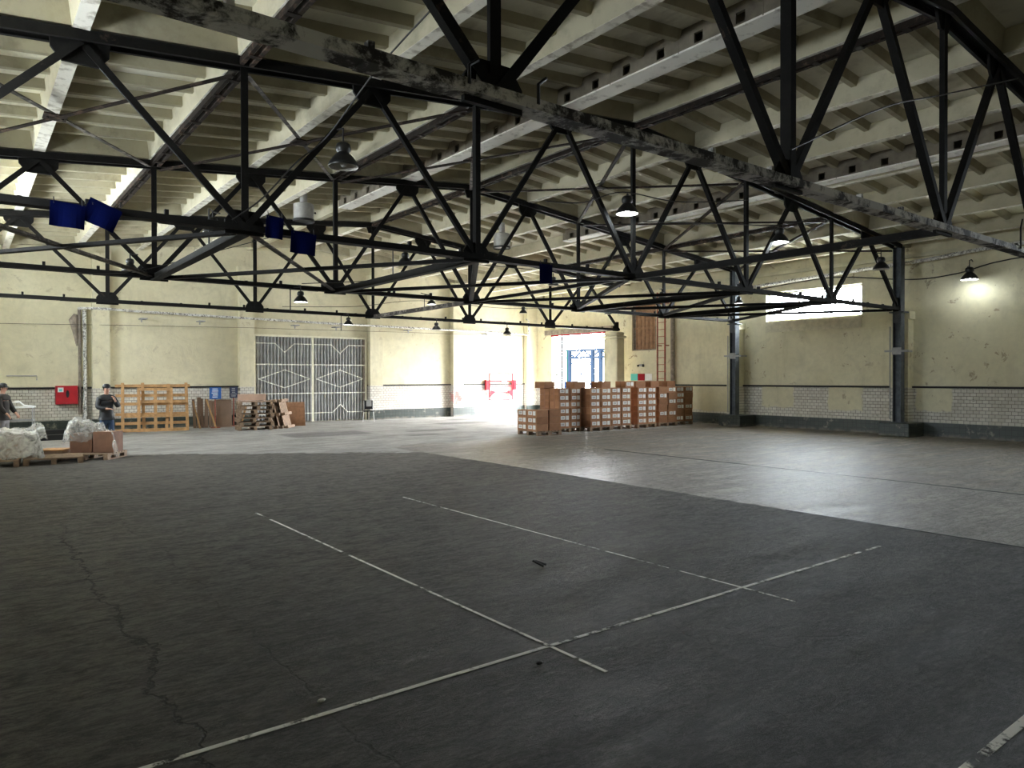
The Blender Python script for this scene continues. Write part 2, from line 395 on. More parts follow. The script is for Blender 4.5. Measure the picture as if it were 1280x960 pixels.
M_POLE = plain('dark teal paint', (.002, .008, .0075), .5); M_BARREL = plain('blue plastic', (.0008, .003, .009), .5)
for m_ in (M_POLE, M_BARREL): m_.node_tree.nodes['Principled BSDF'].inputs['Specular IOR Level'].default_value = 0
def mat_foil():
    n = NT('foil pipe wrap'); f = n.noise(9, 6, .8, dist=1.2)
    n.put(n.b.inputs['Base Color'], n.mix(n.step(f, .42, .52), (.14, .12, .10), (.78, .77, .74)))
    n.b.inputs['Roughness'].default_value = .4; n.b.inputs['Metallic'].default_value = .25; n.bump(f, .8, .03); return n.mat
M_FOIL = mat_foil()
def mat_film(name='clear plastic film', tr=.45):
    n = NT(name); n.b.inputs['Base Color'].default_value = (.78, .77, .73, 1); n.b.inputs['Roughness'].default_value = .32
    f = n.noise(6, 4, .55, vec=n.pos(True), dist=1.5); n.bump(f, .22, .03)
    tb = n.t.nodes.new('ShaderNodeBsdfTransparent'); mx = n.t.nodes.new('ShaderNodeMixShader')
    n.put(mx.inputs[0], n.m('ADD', n.m('MULTIPLY', n.step(f, .40, .70), .35), max(.12, .9 - tr - .35)))
    n.link(tb.outputs[0], mx.inputs[1]); n.link(n.b.outputs[0], mx.inputs[2]); n.link(mx.outputs[0], n.out.inputs[0]); return n.mat
M_FILM = mat_film()
def mat_glass():
    n = NT('window pane'); n.b.inputs['Base Color'].default_value = (.9, .95, .95, 1); n.b.inputs['Roughness'].default_value = .08
    tb = n.t.nodes.new('ShaderNodeBsdfTransparent'); tb.inputs[0].default_value = (.93, .96, .97, 1)
    mx = n.t.nodes.new('ShaderNodeMixShader'); n.put(mx.inputs[0], n.m('MULTIPLY', n.noise(2, 3), .12))
    n.link(tb.outputs[0], mx.inputs[1]); n.link(n.b.outputs[0], mx.inputs[2]); n.link(mx.outputs[0], n.out.inputs[0]); return n.mat
M_GLASS = mat_glass()
def mat_emit(name, col, st):
    n = NT(name); n.b.inputs['Emission Color'].default_value = (*col, 1); n.b.inputs['Emission Strength'].default_value = st
    n.b.inputs['Base Color'].default_value = (.9, .9, .9, 1); return n.mat
M_BULB = mat_emit('lit bulb', (.85, .95, 1), 60)
M_BULBO = plain('unlit frosted bulb', (.5, .5, .47), .3, scale=8, var=.1)
def mat_mark():
    n = NT('worn white line'); f = n.noise(7, 6, .75); g = n.noise(1.2, 3, .6)
    n.b.inputs['Base Color'].default_value = (.88, .87, .83, 1); n.b.inputs['Roughness'].default_value = .7
    tb = n.t.nodes.new('ShaderNodeBsdfTransparent'); mx = n.t.nodes.new('ShaderNodeMixShader')
    n.put(mx.inputs[0], n.step(n.m('ADD', f, n.m('MULTIPLY', n.m('SUBTRACT', g, .5), .7)), .40, .50))
    n.link(tb.outputs[0], mx.inputs[1]); n.link(n.b.outputs[0], mx.inputs[2]); n.link(mx.outputs[0], n.out.inputs[0]); return n.mat
M_MARK = mat_mark()

# ------------------------------------------------------------------ shell
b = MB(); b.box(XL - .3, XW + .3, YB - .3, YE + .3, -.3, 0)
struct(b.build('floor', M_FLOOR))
b = MB(); b.box(XW + .3, 90, -40, 90, -.35, -.02)
struct(b.build('ground_outside', M_EXTG))

def wall_cells(axis, p0, p1, a0, a1, z0, z1, holes, name, mat):
    """wall slab between planes p0,p1; long axis a; with rectangular holes (a0,a1,z0,z1)"""
    b = MB()
    A = sorted({a0, a1, *[h[0] for h in holes], *[h[1] for h in holes]}); Z = sorted({z0, z1, *[h[2] for h in holes], *[h[3] for h in holes]})
    for i in range(len(A) - 1):
        run = None
        for j in range(len(Z) - 1):
            ca, cz = (A[i] + A[i + 1]) / 2, (Z[j] + Z[j + 1]) / 2
            solid = not any(h[0] < ca < h[1] and h[2] < cz < h[3] for h in holes)
            if solid and run is None: run = Z[j]
            if (not solid or j == len(Z) - 2) and run is not None:
                top = Z[j + 1] if solid else Z[j]
                if axis == 'y': b.box(p0, p1, A[i], A[i + 1], run, top)
                else: b.box(A[i], A[i + 1], p0, p1, run, top)
                run = None
    return struct(b.build(name, mat))
DOOR = (23.98, 27.83, 0, 4.0)
W1 = (11.93, 15.53, 3.93, 5.0)
W2 = (20.9, 22.31, 3.05, 5.1)
W3 = (-4.0, -.4, 3.9, 5.0); W4_ADDED = (1.5, 4.6, 4.1, 5.0)  # the second opening is out of view, added for more daylight
wall_cells('y', XW, XW + .4, YB - .3, YE, 0, 7.0, [DOOR, W1, W2, W4_ADDED], 'wall_right', M_WR)
wall_cells('x', YE, YE + .4, XL - .3, XW + .4, 0, 7.7, [], 'wall_end', M_WE)
LW_ADDED = [(8.6, 10.2, 4.1, 5.0), (13.4, 15.0, 4.1, 4.75), (17.4, 20.4, 3.9, 5.0), (22.8, 25.2, 3.9, 5.0)]  # openings added in the unseen left wall to fill the hall with daylight
wall_cells('y', XL - .4, XL, YB - .3, YE, 0, 7.0, LW_ADDED, 'wall_left', M_PLASTER)
wall_cells('x', YB - .4, YB, XL - .4, XW + .4, 0, 7.7, [], 'wall_back', M_PLASTER)

# ceiling of ribbed concrete slabs
b = MB()
XS = [XL] + [U0 + 2 * k for k in range(1, 13)] + [XW]
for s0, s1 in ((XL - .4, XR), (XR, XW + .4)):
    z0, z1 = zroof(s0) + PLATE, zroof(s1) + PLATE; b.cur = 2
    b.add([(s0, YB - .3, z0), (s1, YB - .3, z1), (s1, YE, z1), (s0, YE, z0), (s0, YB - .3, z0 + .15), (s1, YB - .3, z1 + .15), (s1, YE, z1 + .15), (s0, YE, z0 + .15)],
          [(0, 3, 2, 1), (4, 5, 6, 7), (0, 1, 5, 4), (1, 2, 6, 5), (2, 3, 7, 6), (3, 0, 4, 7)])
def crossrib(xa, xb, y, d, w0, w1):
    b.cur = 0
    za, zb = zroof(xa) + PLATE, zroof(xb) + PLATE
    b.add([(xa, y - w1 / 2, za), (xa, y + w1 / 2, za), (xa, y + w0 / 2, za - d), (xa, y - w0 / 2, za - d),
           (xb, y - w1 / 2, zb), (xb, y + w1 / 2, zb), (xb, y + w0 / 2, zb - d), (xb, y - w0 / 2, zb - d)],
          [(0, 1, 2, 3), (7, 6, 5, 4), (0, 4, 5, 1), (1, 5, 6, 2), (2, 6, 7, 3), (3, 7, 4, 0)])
edges = [XL + .02, U0] + [U0 + 2 * k for k in range(1, 13)] + [XW - .02]
ys = [TY[0] + 6 * k for k in range(-2, 5)]
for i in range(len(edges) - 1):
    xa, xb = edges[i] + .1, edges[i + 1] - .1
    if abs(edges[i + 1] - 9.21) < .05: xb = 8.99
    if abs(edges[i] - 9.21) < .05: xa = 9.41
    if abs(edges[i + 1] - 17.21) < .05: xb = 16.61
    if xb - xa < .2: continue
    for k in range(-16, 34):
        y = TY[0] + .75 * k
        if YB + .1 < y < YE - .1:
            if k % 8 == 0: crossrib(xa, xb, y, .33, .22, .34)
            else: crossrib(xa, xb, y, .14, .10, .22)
b.cur = 0
for x in edges[1:-1]:
    z = zroof(x)
    b.cur = 3
    if abs(x - 9.21) < .05: continue
    b.extrude([(-.095, -.18), (.095, -.18), (.15, .18), (-.15, .18)], (x, YB, z + RIB + .18), (x, YE, z + RIB + .18))
    b.cur = 1
    b.box(x - .093, x + .093, YB, YE, z + RIB - .006, z + RIB + .004)
    b.cur = 0
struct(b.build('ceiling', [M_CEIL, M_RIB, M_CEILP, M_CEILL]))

b = MB(); x = 9.21; z = zroof(x); b.extrude([(-.095, -.18), (.095, -.18), (.15, .18), (-.15, .18)], (x, 20.21, z + RIB + .18), (x, YE, z + RIB + .18))
struct(b.build('ceiling', M_CEILL))
# skirting, rail and pilasters
b = MB(); b.box(XW - .05, XW, YB, 23.95, 0, .42); b.box(XW - .05, XW, 27.85, YE - .05, 0, .42)
struct(b.build('baseboard_right', M_PL))
b = MB(); b.box(XL, 9.3, YE - .05, YE, 0, .40); b.box(14.3, XW - .05, YE - .05, YE, 0, .42)
struct(b.build('baseboard_end', M_PL))
b = MB(); b.tube([(XW - .06, YB, 1.53), (XW - .06, 10, 1.53), (XW - .06, 23.9, 1.53)], .032); struct(b.build('trim_1', M_BLACK), 'dark rail along the top of the wall tiles')
b = MB(); b.tube([(XL, YE - .06, 1.53), (9.3, YE - .06, 1.53)], .032); b.tube([(14.35, YE - .06, 1.53), (XW, YE - .06, 1.53)], .028); struct(b.build('trim_2', M_BLACK))
k = 3
for x0, x1, p, zt in ((3.68, 4.22, .32, 6.1), (8.75, 9.3, .3, 6.1), (14.38, 15.0, .3, 6.2), (18.75, 19.32, .3, 6.2), (23.3, 23.97, .28, 6.2)):
    b = MB(); b.box(x0, x1, YE - p, YE - .001, .0, zt); b.box(x0 - .04, x1 + .04, YE - p - .04, YE - .001, zt, zt + .2)
    struct(b.build('trim_%d' % k, M_WE)); k += 1
    b = MB(); b.box(x0 - .04, x1 + .04, YE - p - .05, YE - p - .001, 0, .42)
    struct(b.build('baseboard_end', M_PL))
for yc in (10.55, 16.75):
    b = MB(); b.box(XW - .35, XW, yc - .27, yc + .27, .40, 3.68); b.box(XW - .40, XW, yc - .33, yc + .33, 3.68, 3.93)
    struct(b.build('trim_%d' % k, M_WR)); k += 1
for yc in (10.41, 16.41):
    b = MB(); b.box(22.92, XW, yc - .47, yc + .47, 0, .43); struct(b.build('trim_%d' % k, M_PL, bevel=.03)); k += 1
# ledges high on the right wall
b = MB(); b.box(XW - .12, XW, YB, YE, 5.62, 5.74); struct(b.build('trim_%d' % k, M_PLASTER)); k += 1
b = MB(); b.box(22.95, 23.45, 22.25, 23.1, 0, 3.6); b.box(22.88, 23.52, 22.18, 23.17, 3.6, 3.72); b.box(22.95, 23.45, 22.25, 23.1, 3.72, 3.88)
struct(b.build('trim_%d' % k, M_PLASTER, bevel=.06)); k += 1
# groove cover and kerb line in the floor
b = MB(); b.box(13.16, 13.21, -2, 13.2, 0, .006); struct(b.build('trim_%d' % k, M_BLACK)); k += 1
b = MB(); b.box(9.10, 9.13, -2, 5.6, 0, .005); b.box(9.11, 9.13, 9.0, 13.4, 0, .005); struct(b.build('trim_%d' % k, M_BLACK)); k += 1

def window(idx, W, x0, cols, rows, mat_f, glassy=True):
    f = MB(); a0, a1, z0, z1 = W; t = .07
    f.box(x0, x0 + .08, a0, a1, z0, z0 + t); f.box(x0, x0 + .08, a0, a1, z1 - t, z1)
    f.box(x0, x0 + .08, a0, a0 + t, z0 + t, z1 - t); f.box(x0, x0 + .08, a1 - t, a1, z0 + t, z1 - t)
    for i in range(1, cols):
        a = a0 + (a1 - a0) * i / cols; f.box(x0 + .01, x0 + .07, a - .02, a + .02, z0 + t, z1 - t)
    for j in range(1, rows):
        z = z0 + (z1 - z0) * j / rows; f.box(x0 + .01, x0 + .07, a0 + t, a1 - t, z - .02, z + .02)
    o = struct(f.build('window_%d' % idx, mat_f))
    g = MB(); g.box(x0 + .03, x0 + .04, a0 + .03, a1 - .03, z0 + .03, z1 - .03); g.build('pane', M_GLASS, o)
    return o
w1 = window(1, W1, XW + .2, 3, 1, M_WHITE)
b = MB(); b.box(XW - .03, XW - .001, W1[0], W1[1], 3.52, 3.90); b.build('sill', plain('window apron', (.62, .57, .42), .8, obj=False), w1)
window(2, W4_ADDED, XW + .2, 3, 1, M_WHITE)  # added window, out of view
for i, w in enumerate(LW_ADDED): window(3 + i, w, XL - .3, 4, 2, M_WHITE)  # added daylight windows, none of them in view
# boarded window with brown slats
f = MB(); a0, a1, z0, z1 = W2
f.box(XW + .05, XW + .12, a0, a0 + .07, z0, z1); f.box(XW + .12, XW + .2, a1 - .12, a1, z0, z1); f.box(XW + .12, XW + .2, a0, a0 + .12, z0, z1); f.box(XW + .05, XW + .12, a1 - .07, a1, z0, z1); f.box(XW + .05, XW + .12, a0, a1, z0, z0 + .06)
o = struct(f.build('window_7', M_WOODG)); s = MB(); s.box(XW + .165, XW + .19, a0, a1, z0, z1); n = 11
for i in range(n):
    a = a0 + .07 + (a1 - a0 - .14) * i / n; s.box(XW + .13 + .01 * (i % 2), XW + .16 + .01 * (i % 2), a + .005, a + (a1 - a0 - .14) / n - .003, z0, z1)
s.box(XW + .1, XW + .129, a0 + .05, a1 - .05, 4.0, 4.08); s.build('boards', M_SHUT, o)

# loading doorway
f = MB(); a0, a1, z0, z1 = DOOR
f.box(XW - .06, XW + .02, a0, a1, z1 - .06, z1 + .02)
d = struct(f.build('door_2', M_PINK))
f = MB(); f.box(XW - .16, XW - .001, a0 - .5, a1 + .4, z1 + .02, z1 + .26); f.build('lintel', M_WOODG, d)
f = MB(); f.box(XW + .08, XW + .2, a1 - .75, a1 - .62, 0, z1 - .06); f.bar((XW + .14, a1 - .68, 2.0), (XW + .14, a1, 2.0), .05, .05); f.build('frame', M_COL, d)
f = MB(); f.box(XW + .3, XW + .36, a1 - .1, a1, 0, z1); f.box(XW + .3, XW + .36, a0, a0 + .08, 0, z1); f.build('jamb', M_WHITE, d)

# sheet-metal double gate in the end wall
GX0, GX1, GZ = 9.37, 14.25, 3.56
f = MB(); y0 = YE - .07
for x in (GX0, GX1): f.box(x - .05, x + .05, y0 - .03, YE, 0, GZ + .06)
f.box(GX0, GX1, y0 - .03, YE, GZ, GZ + .08)
gate = struct(f.build('door_1', M_CREAMP))
mid = (GX0 + GX1) / 2
for (xa, xb) in ((GX0 + .05, mid - .04), (mid + .04, GX1 - .05)):
    s = MB(); n = 17; p = (xb - xa) / n; vs = []
    for i in range(n):
        x = xa + i * p
        vs += [(x, 0), (x + p * .45, 0), (x + p * .55, -.07), (x + p * .9, -.07)]
    vs.append((xb, 0)); m = len(vs)
    s.add([(x, y0 + .03 + y, .05) for x, y in vs] + [(x, y0 + .03 + y, GZ) for x, y in vs], [(i, i + 1, m + i + 1, m + i) for i in range(m - 1)])
    s.box(xa, xb, y0 + .05, y0 + .06, .05, GZ)
    lf = s.build('leaf', M_GATE, gate)
    r = MB(); yr = y0 - .055; cx = (xa + xb) / 2; hw = (xb - xa) / 2 - .1
    def rod(*pts, t=.02): r.tube([(x, yr, z) for x, z in pts], t, 5)
    rod((xa, 2.42), (xb, 2.42), t=.024); rod((xa, 1.22), (xb, 1.22), t=.024)
    rod((cx - hw, 1.82), (cx, 2.2)); rod((cx, 2.2), (cx + hw, 1.82)); rod((cx + hw, 1.82), (cx, 1.46)); rod((cx, 1.46), (cx - hw, 1.82))
    rod((xa, 3.28), (cx - .4, 3.28)); rod((cx - .4, 3.28), (cx, 2.92)); rod((cx, 2.92), (cx + .4, 3.28)); rod((cx + .4, 3.28), (xb, 3.28))
    rod((xa, .38), (cx - .35, .38)); rod((cx - .35, .38), (cx, .72)); rod((cx, .72), (cx + .35, .38)); rod((cx + .35, .38), (xb, .38))
    r.build('rods', M_GATER, lf)
s = MB(); s.box(mid - .045, mid + .045, y0 - .04, y0 + .05, .03, GZ); s.build('meeting_post', M_CREAMP, gate)
s = MB(); s.box(GX1 - .14, GX1 - .05, y0 - .05, y0 + .02, .03, GZ); s.build('edge_channel', M_WOODG, gate)

# painted lines
def line(name, x0, x1, y0, y1, lab):
    b = MB(); b.box(x0, x1, y0, y1, .0, .003); tag(b.build(name, M_MARK), lab, 'floor marking', 'worn white lines painted on the asphalt')
line('floor_line', .2, 7.95, 3.735, 3.77, 'long worn white line crossing both shorter lines on the asphalt')
line('floor_line', 3.192, 3.218, 3.2, 9.95, 'thin white line running away from camera, nearer the wrapped pallets')
line('floor_line', 5.425, 5.448, 3.25, 9.85, 'thin broken white line running away, nearer the carton stacks')
line('floor_line', 3.6, 7.5, 1.34, 1.39, 'short white line at the nearest edge of the asphalt, crossing nothing')

# ------------------------------------------------------------------ roof trusses
def tee(w, d=.045, g=.006, t=.012):
    # double angle: legs w in plane of truss, outstanding legs d each side
    h = w / 2
    return [(-g - t, -h + t), (-g - t, h), (g + t, h), (g + t, -h + t), (g + d, -h + t), (g + d, -h), (-g - d, -h), (-g - d, -h + t)]
def chord(b, A, B, w=.19, h=.09, flip=False):
    t = .014; s = -1 if flip else 1
    prof = [(-w / 2, -h / 2), (w / 2, -h / 2), (w / 2, h / 2), (w / 2 - .05, h / 2), (w / 2 - .05, h / 2 - t), (w / 2 - t, h / 2 - t), (w / 2 - t, -h / 2 + t), (.008, -h / 2 + t),
            (.008, -h / 2 + .004), (-.008, -h / 2 + .004), (-.008, -h / 2 + t), (-w / 2 + t, -h / 2 + t), (-w / 2 + t, h / 2 - t), (-w / 2 + .05, h / 2 - t), (-w / 2 + .05, h / 2), (-w / 2, h / 2)]
    if flip: prof = [(a, -c) for a, c in prof][::-1]
    b.extrude(prof, A, B)
def make_truss():
    t = thing('roof_truss', 'x', 'roof truss', (U0, TY[0], ZB))
    L = lambda x, z: Vector((x - U0, 0, z - ZB))
    b = MB(); chord(b, L(U0, ZB), L(U0 + 24, ZB))
    for i in range(26):   # bolts, clips and stubs on top
        x = .5 + i * .9 + random.uniform(-.3, .3); b.box(x, x + .05, -.03, .03, .055, .045 + random.choice((.02, .04, .08)))
    for i in range(5): b.box(2.9 + 4 * i, 3.6 + 4 * i, -.10, .10, -.052, -.0452)
    b.build('bottom_chord', M_ST, t)
    for s0, s1 in ((U0, XR), (XR, U0 + 24)):
        b = MB(); chord(b, L(s0, zroof(s0)), L(s1, zroof(s1)), .26, .13, True); b.build('top_chord', M_ST, t)
    wv = [.085, .15, .085, .10, .085]
    for n in range(1, 6):
        x = U0 + 4 * n; b = MB(); b.extrude(tee(wv[n - 1]), L(x, ZB), L(x, zroof(x) - .05), (0, 1, 0)); b.build('vertical_post', M_ST, t)
    for n in range(6):
        xt = U0 + 2 + 4 * n
        for xb_ in (xt - 2, xt + 2):
            w = .17 if (n == 0 and xb_ < xt) else .115
            b = MB(); A = L(xb_, ZB); B = L(xt, zroof(xt) - .06)
            pr = tee(w, .04)
            b.extrude([(c, a) for a, c in pr], A, B, (0, 0, 1)) if False else b.extrude(pr, A, B, (0, 1, 0))
            # batten plates along the member
            for q in (.3, .5, .7):
                P = A.lerp(B, q); d = (B - A).normalized(); b.bar(P - d * .05, P + d * .05, .05, w + .02, (0, 1, 0)) if False else None
            b.build('diagonal', M_ST, t)
        b = MB(); z = zroof(xt); sl = (zroof(xt + .3) - zroof(xt - .3)) / .6
        b.plate([(-.33, .02 - .33 * sl), (.33, .02 + .33 * sl), (.32, -.18), (.20, -.33), (-.20, -.33), (-.32, -.18)], .04, Matrix.Translation(L(xt, z)))
        b.build('gusset_plate', M_ST, t)
    for n in range(0, 7):
        x = U0 + 4 * n; b = MB()
        if n == 0: poly = [(0, -.07), (.35, -.07), (.33, .12), (.15, .34), (0, .34)]
        elif n == 6: poly = [(-.35, -.07), (0, -.07), (0, .34), (-.15, .34), (-.33, .12)]
        else: poly = [(-.27, -.09), (.27, -.09), (.27, .10), (.16, .25), (-.16, .25), (-.27, .10)]
        b.plate(poly, .045, Matrix.Translation(L(x, ZB))); b.build('gusset_plate', M_ST, t)
    b = MB(); b.plate([(-.25, 0), (0, .03), (.25, 0), (.14, -.28), (-.14, -.28)], .04, Matrix.Translation(L(XR, ZR))); b.build('gusset_plate', M_ST, t)
    return t
tr = make_truss()
TL = ['nearest black steel roof truss with pale weathered lower chord overhead',
      'second black roof truss, with navy sheets tied along its lower chord',
      'third black roof truss counted from the camera, between the two braced columns',
      'farthest black roof truss, directly in front of the grey gate wall']
tr['label'] = TL[0]; tr['group'] = 'black steel roof trusses'
for i in (1, 2, 3): dup(tr, (U0, TY[i], ZB), label=TL[i])
for ch in tr.children if False else [o for o in bpy.data.objects if o.parent == tr and o.name.startswith('bottom_chord')]:
    ch.data = ch.data.copy(); ch.data.materials[0] = M_ST1; ch['label'] = 'weathered lower chord with flaking pale paint'

# ------------------------------------------------------------------ bracing between trusses
def member(name, A, B, w, h, mat, lab, cat, group=None, dbl=False):
    t = MB()
    A = Vector(A); B = Vector(B)
    if dbl:
        for s in (-1, 1): t.bar(A + Vector((s * .065, 0, 0)), B + Vector((s * .065, 0, 0)), .055, h)
        for i in range(8):
            P = A.lerp(B, (i + .5) / 8); t.box(P.x - .09, P.x + .09, P.y - .05, P.y + .05, P.z - h / 2 - .01, P.z - h / 2 + .002)
    else:
        t.extrude([(-w / 2, -h / 2), (w / 2, -h / 2), (w / 2, -h / 2 + .02), (.012, -h / 2 + .02), (.012, h / 2), (-.012, h / 2), (-.012, -h / 2 + .02), (-w / 2, -h / 2 + .02)], A, B)
    return tag(t.build(name, mat), lab, cat, group)
BAY = [('first', 'second'), ('second', 'third'), ('third', 'last')]
POSN = ['left end', 'first node from the left', 'second node from the left', 'middle node', 'fourth node from the left', 'fifth node from the left', 'right columns']
for k, ns, h in ((0, (3,), .12), (1, (1, 2, 3, 4, 5), .15), (2, (3,), .12)):
    for n in ns:
        x = U0 + 4 * n; thin = (k == 1 and n in (3,))
        member('lower_strut', (x, TY[k] + .03, ZB - .02), (x, TY[k + 1] - .03, ZB - .02), .10 if thin or k != 1 else .16, .08 if thin else h, M_BRL if (k == 2) else M_ST,
               'lower strut, %s to %s truss, %s' % (BAY[k][0], BAY[k][1], POSN[n]), 'strut', 'struts between the lower chords')
for k, ns in ((0, (1, 3)), (1, (1, 2, 3, 5)), (2, (1, 3, 5))):
    for n in ns:
        x = U0 + 4 * n; z = zroof(x) - .02
        member('upper_strut', (x, TY[k] + .14, z), (x, TY[k + 1] - .14, z), .1, .1, M_BR,
               'double upper strut, %s to %s truss, %s' % (BAY[k][0], BAY[k][1], POSN[n]), 'strut', 'double struts under the roof slabs', dbl=True)
def xbrace(n, z0, z1, w, mat, matb, lab, group, plate):
    xa, xb = U0 + 4 * n, U0 + 4 * n + 4; ya, yb = TY[1] + .13, TY[2] - .13
    t = thing('cross_brace', lab, 'cross brace', (xa, ya, z0), 0, group)
    O = Vector((xa, ya, z0))
    for i, (A, B, m) in enumerate((((xa + .1, ya, z0), (xb - .1, yb, z1), matb), ((xa + .1, yb, z0 - .05), (xb - .1, ya, z1 - .05), mat))):
        b = MB(); q = w / 2; b.extrude([(-q, -.005), (q, -.005), (q, .005), (-q + .01, .005), (-q + .01, w * .7), (-q, w * .7)], Vector(A) - O, Vector(B) - O); b.build('brace_bar', m, t)
    if plate:
        c = Vector(((xa + xb) / 2, (ya + yb) / 2, (z0 + z1) / 2 - .03)) - O
        b = MB(); b.box(c.x - .16, c.x + .16, c.y - .16, c.y + .16, c.z - .012, c.z + .012)
        for s in (-.1, .1): b.tube([(c.x + s, c.y, c.z - .03), (c.x + s, c.y, c.z + .03)], .02, 6)
        b.build('centre_plate', M_BR, t)
SQ = ['leftmost square, by the first node', 'second square from the left', 'third square, left of the ridge', 'fourth square, right of the ridge', 'fifth square from the left', 'square beside the right columns']
for n in range(6):
    xa = U0 + 4 * n
    xbrace(n, zroof(xa) - .09, zroof(xa + 4) - .09, .075, M_BR, M_BRL if n in (0, 1, 2) else M_BR, 'thin crossed brace under the roof in the %s' % SQ[n], 'upper cross braces between second and third truss', True)
    xbrace(n, ZB - .02, ZB - .02, .11, M_ST, M_BRL if n in (0, 1) else M_ST, 'heavier crossed brace between lower chords in the %s' % SQ[n], 'lower cross braces between second and third truss', False)

# hollow concrete beams
def hollow(xa, xb, y1, lab):
    zc = zroof((xa + xb) / 2); z0, z1 = zc + .05, zc + PLATE + .02; b = MB()
    b.cur = 1; b.box(xa, xb, YB, y1, z0, z0 + .03); b.cur = 0
    b.box(xa, xb, y1 - .04, y1, z0 + .03, z1)
    for side in (xa, xb - .04):
        b.box(side, side + .04, YB, y1 - .04, z1 - .18, z1)
        b.box(side, side + .04, YB, y1 - .04, z0 + .03, z1 - .34)
        y = y1 - .45; hi = y1 - .04
        while y > YB + .4:
            b.box(side, side + .04, y + .08, hi, z1 - .34, z1 - .18); hi = y - .08; y -= .75
        b.box(side, side + .04, YB, hi, z1 - .34, z1 - .18)
    y = y1 - .82
    while y > YB + .4:       # joints between blocks
        b.box(xa - .004, xa, y - .008, y + .008, z0 + .01, z1 - .05); y -= 1.5
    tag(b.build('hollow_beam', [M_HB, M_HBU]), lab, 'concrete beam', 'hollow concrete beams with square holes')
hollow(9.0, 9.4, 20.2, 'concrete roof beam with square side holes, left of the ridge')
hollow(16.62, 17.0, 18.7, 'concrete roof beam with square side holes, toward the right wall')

# ------------------------------------------------------------------ columns
def column(y, lab):
    t = thing('steel_column', lab, 'column', (23.26, y, .43), 0, 'grey steel columns along the right wall')
    top = zroof(23.2) - .43
    b = MB(); h = .125
    b.extrude([(-h, -h), (h, -h), (h, -h + .02), (.012, -h + .02), (.012, h - .02), (h, h - .02), (h, h), (-h, h), (-h, h - .02), (-.012, h - .02), (-.012, -h + .02), (-h, -h + .02)], (0, 0, .02), (0, 0, top), (0, 1, 0))
    b.build('shaft', M_COL, t)
    b = MB(); b.box(-.2, .2, -.2, .2, 0, .02); b.build('base_plate', M_COL, t)
    b = MB(); b.bar((-.05, .2, 2.2), (.7, -.26, 2.2), .06, .06) if False else b.box(-.16, -.126, -.36, .36, 2.2, 2.26); b.box(.126, .5, -.2, -.14, 2.2, 2.26); b.box(-.15, -.126, -.14, .14, 2.12, 2.34)
    b.build('clamp_bracket', M_GREY, t)
    b = MB(); b.box(-.16, .2, -.22, .22, 3.42, 3.46); b.box(-.15, -.126, -.1, .1, 3.1, 3.42); b.build('seat_plate', M_COL, t)
    b = MB(); b.tube([(-.13, .2, .1), (-.13, .2, 3.0)], .018, 6); b.build('conduit', M_GREY, t)
    return t
column(TY[1], 'grey steel column beside the high bright window, nearer the camera')
column(TY[2], 'grey steel column just right of the carton stacks')

# ------------------------------------------------------------------ lamps
def make_lamp(d, lit):
    t = thing('bell_lamp', 'x', 'lamp')
    s = d / .46
    P = lambda L: [(r * s, z * s) for r, z in L]
    b = MB(); b.lathe(P([(.085, .20), (.12, .17), (.17, .11), (.21, .05), (.23, .0), (.225, -.012)]), n=20); b.cur = 1
    b.lathe(P([(.222, -.012), (.205, .045), (.165, .103), (.115, .162), (.06, .18)]), n=20)
    b.build('shade', [M_LAMP, M_LAMPI], t, True)
    b = MB(); b.lathe(P([(.0, .36), (.06, .355), (.10, .33), (.115, .28), (.11, .23), (.085, .20), (.085, .19)]), n=16); b.build('housing', M_LAMP, t, True)
    b = MB(); b.ball((0, 0, .05 * s), .055 * s, 12, (1, 1, 1.2)); b.lathe(P([(.03, .11), (.035, .2)]), n=10); b.build('bulb', M_BULB if lit else M_BULBO, t, True)
    return t
LP = {}
for d in (.46, .32):
    for lit in (True, False): LP[(d, lit)] = make_lamp(d, lit)
used = set()
def lamp(x, y, z, d, lit, hang, lab, watts=60):
    k = (d, lit)
    if k in used: o = dup(LP[k])
    else: o = LP[k]; used.add(k)
    o.location = (x, y, z); o['label'] = lab; o['group'] = 'bell lamps hung through the hall'
    b = MB(); O = Vector((x, y, z))
    b.tube([Vector((0, 0, .34 * d / .46))] + [Vector(p) - O for p in hang], .014, 6)
    b.build('hanger', M_BLACK, o)
    if lit and watts:
        l = bpy.data.lights.new('bulb light', 'POINT'); l.energy = watts * .1; l.color = (.85, .95, 1); l.shadow_soft_size = .06
        lo = bpy.data.objects.new('bulb light', l); COL.objects.link(lo); lo.location = (x, y, z - .05)
lamp(4.60, 10.15, 5.05, .46, False, [(4.60, 10.15, 5.62), (4.60, 10.38, 5.66)], 'large unlit bell lamp on the second truss, nearest the camera')
lamp(10.80, 10.18, 5.20, .46, True, [(10.8, 10.18, 5.6), (11.15, 10.36, 5.62)], 'lit black bell lamp beside the ridge post of second truss')
lamp(16.30, 10.18, 5.24, .46, True, [(16.3, 10.18, 5.62), (16.5, 10.38, 5.68)], 'brightly lit bell lamp on a diagonal right of the ridge')
lamp(21.55, 10.15, 5.04, .46, False, [(21.55, 10.15, 5.5), (21.7, 10.38, 5.55)], 'dark bell lamp beside the top of the nearer column')
lamp(7.35, 13.2, 4.22, .32, True, [(7.35, 13.2, 4.56), (7.2, 13.45, 4.56), (7.2, 13.45, 4.03)], 'small lit bell lamp on a gallows bracket standing on a strut')
lamp(2.72, 16.15, 4.02, .32, False, [(2.72, 16.15, 4.36), (2.9, 16.4, 4.4)], 'small bell lamp left of the leftmost lower node on third truss')
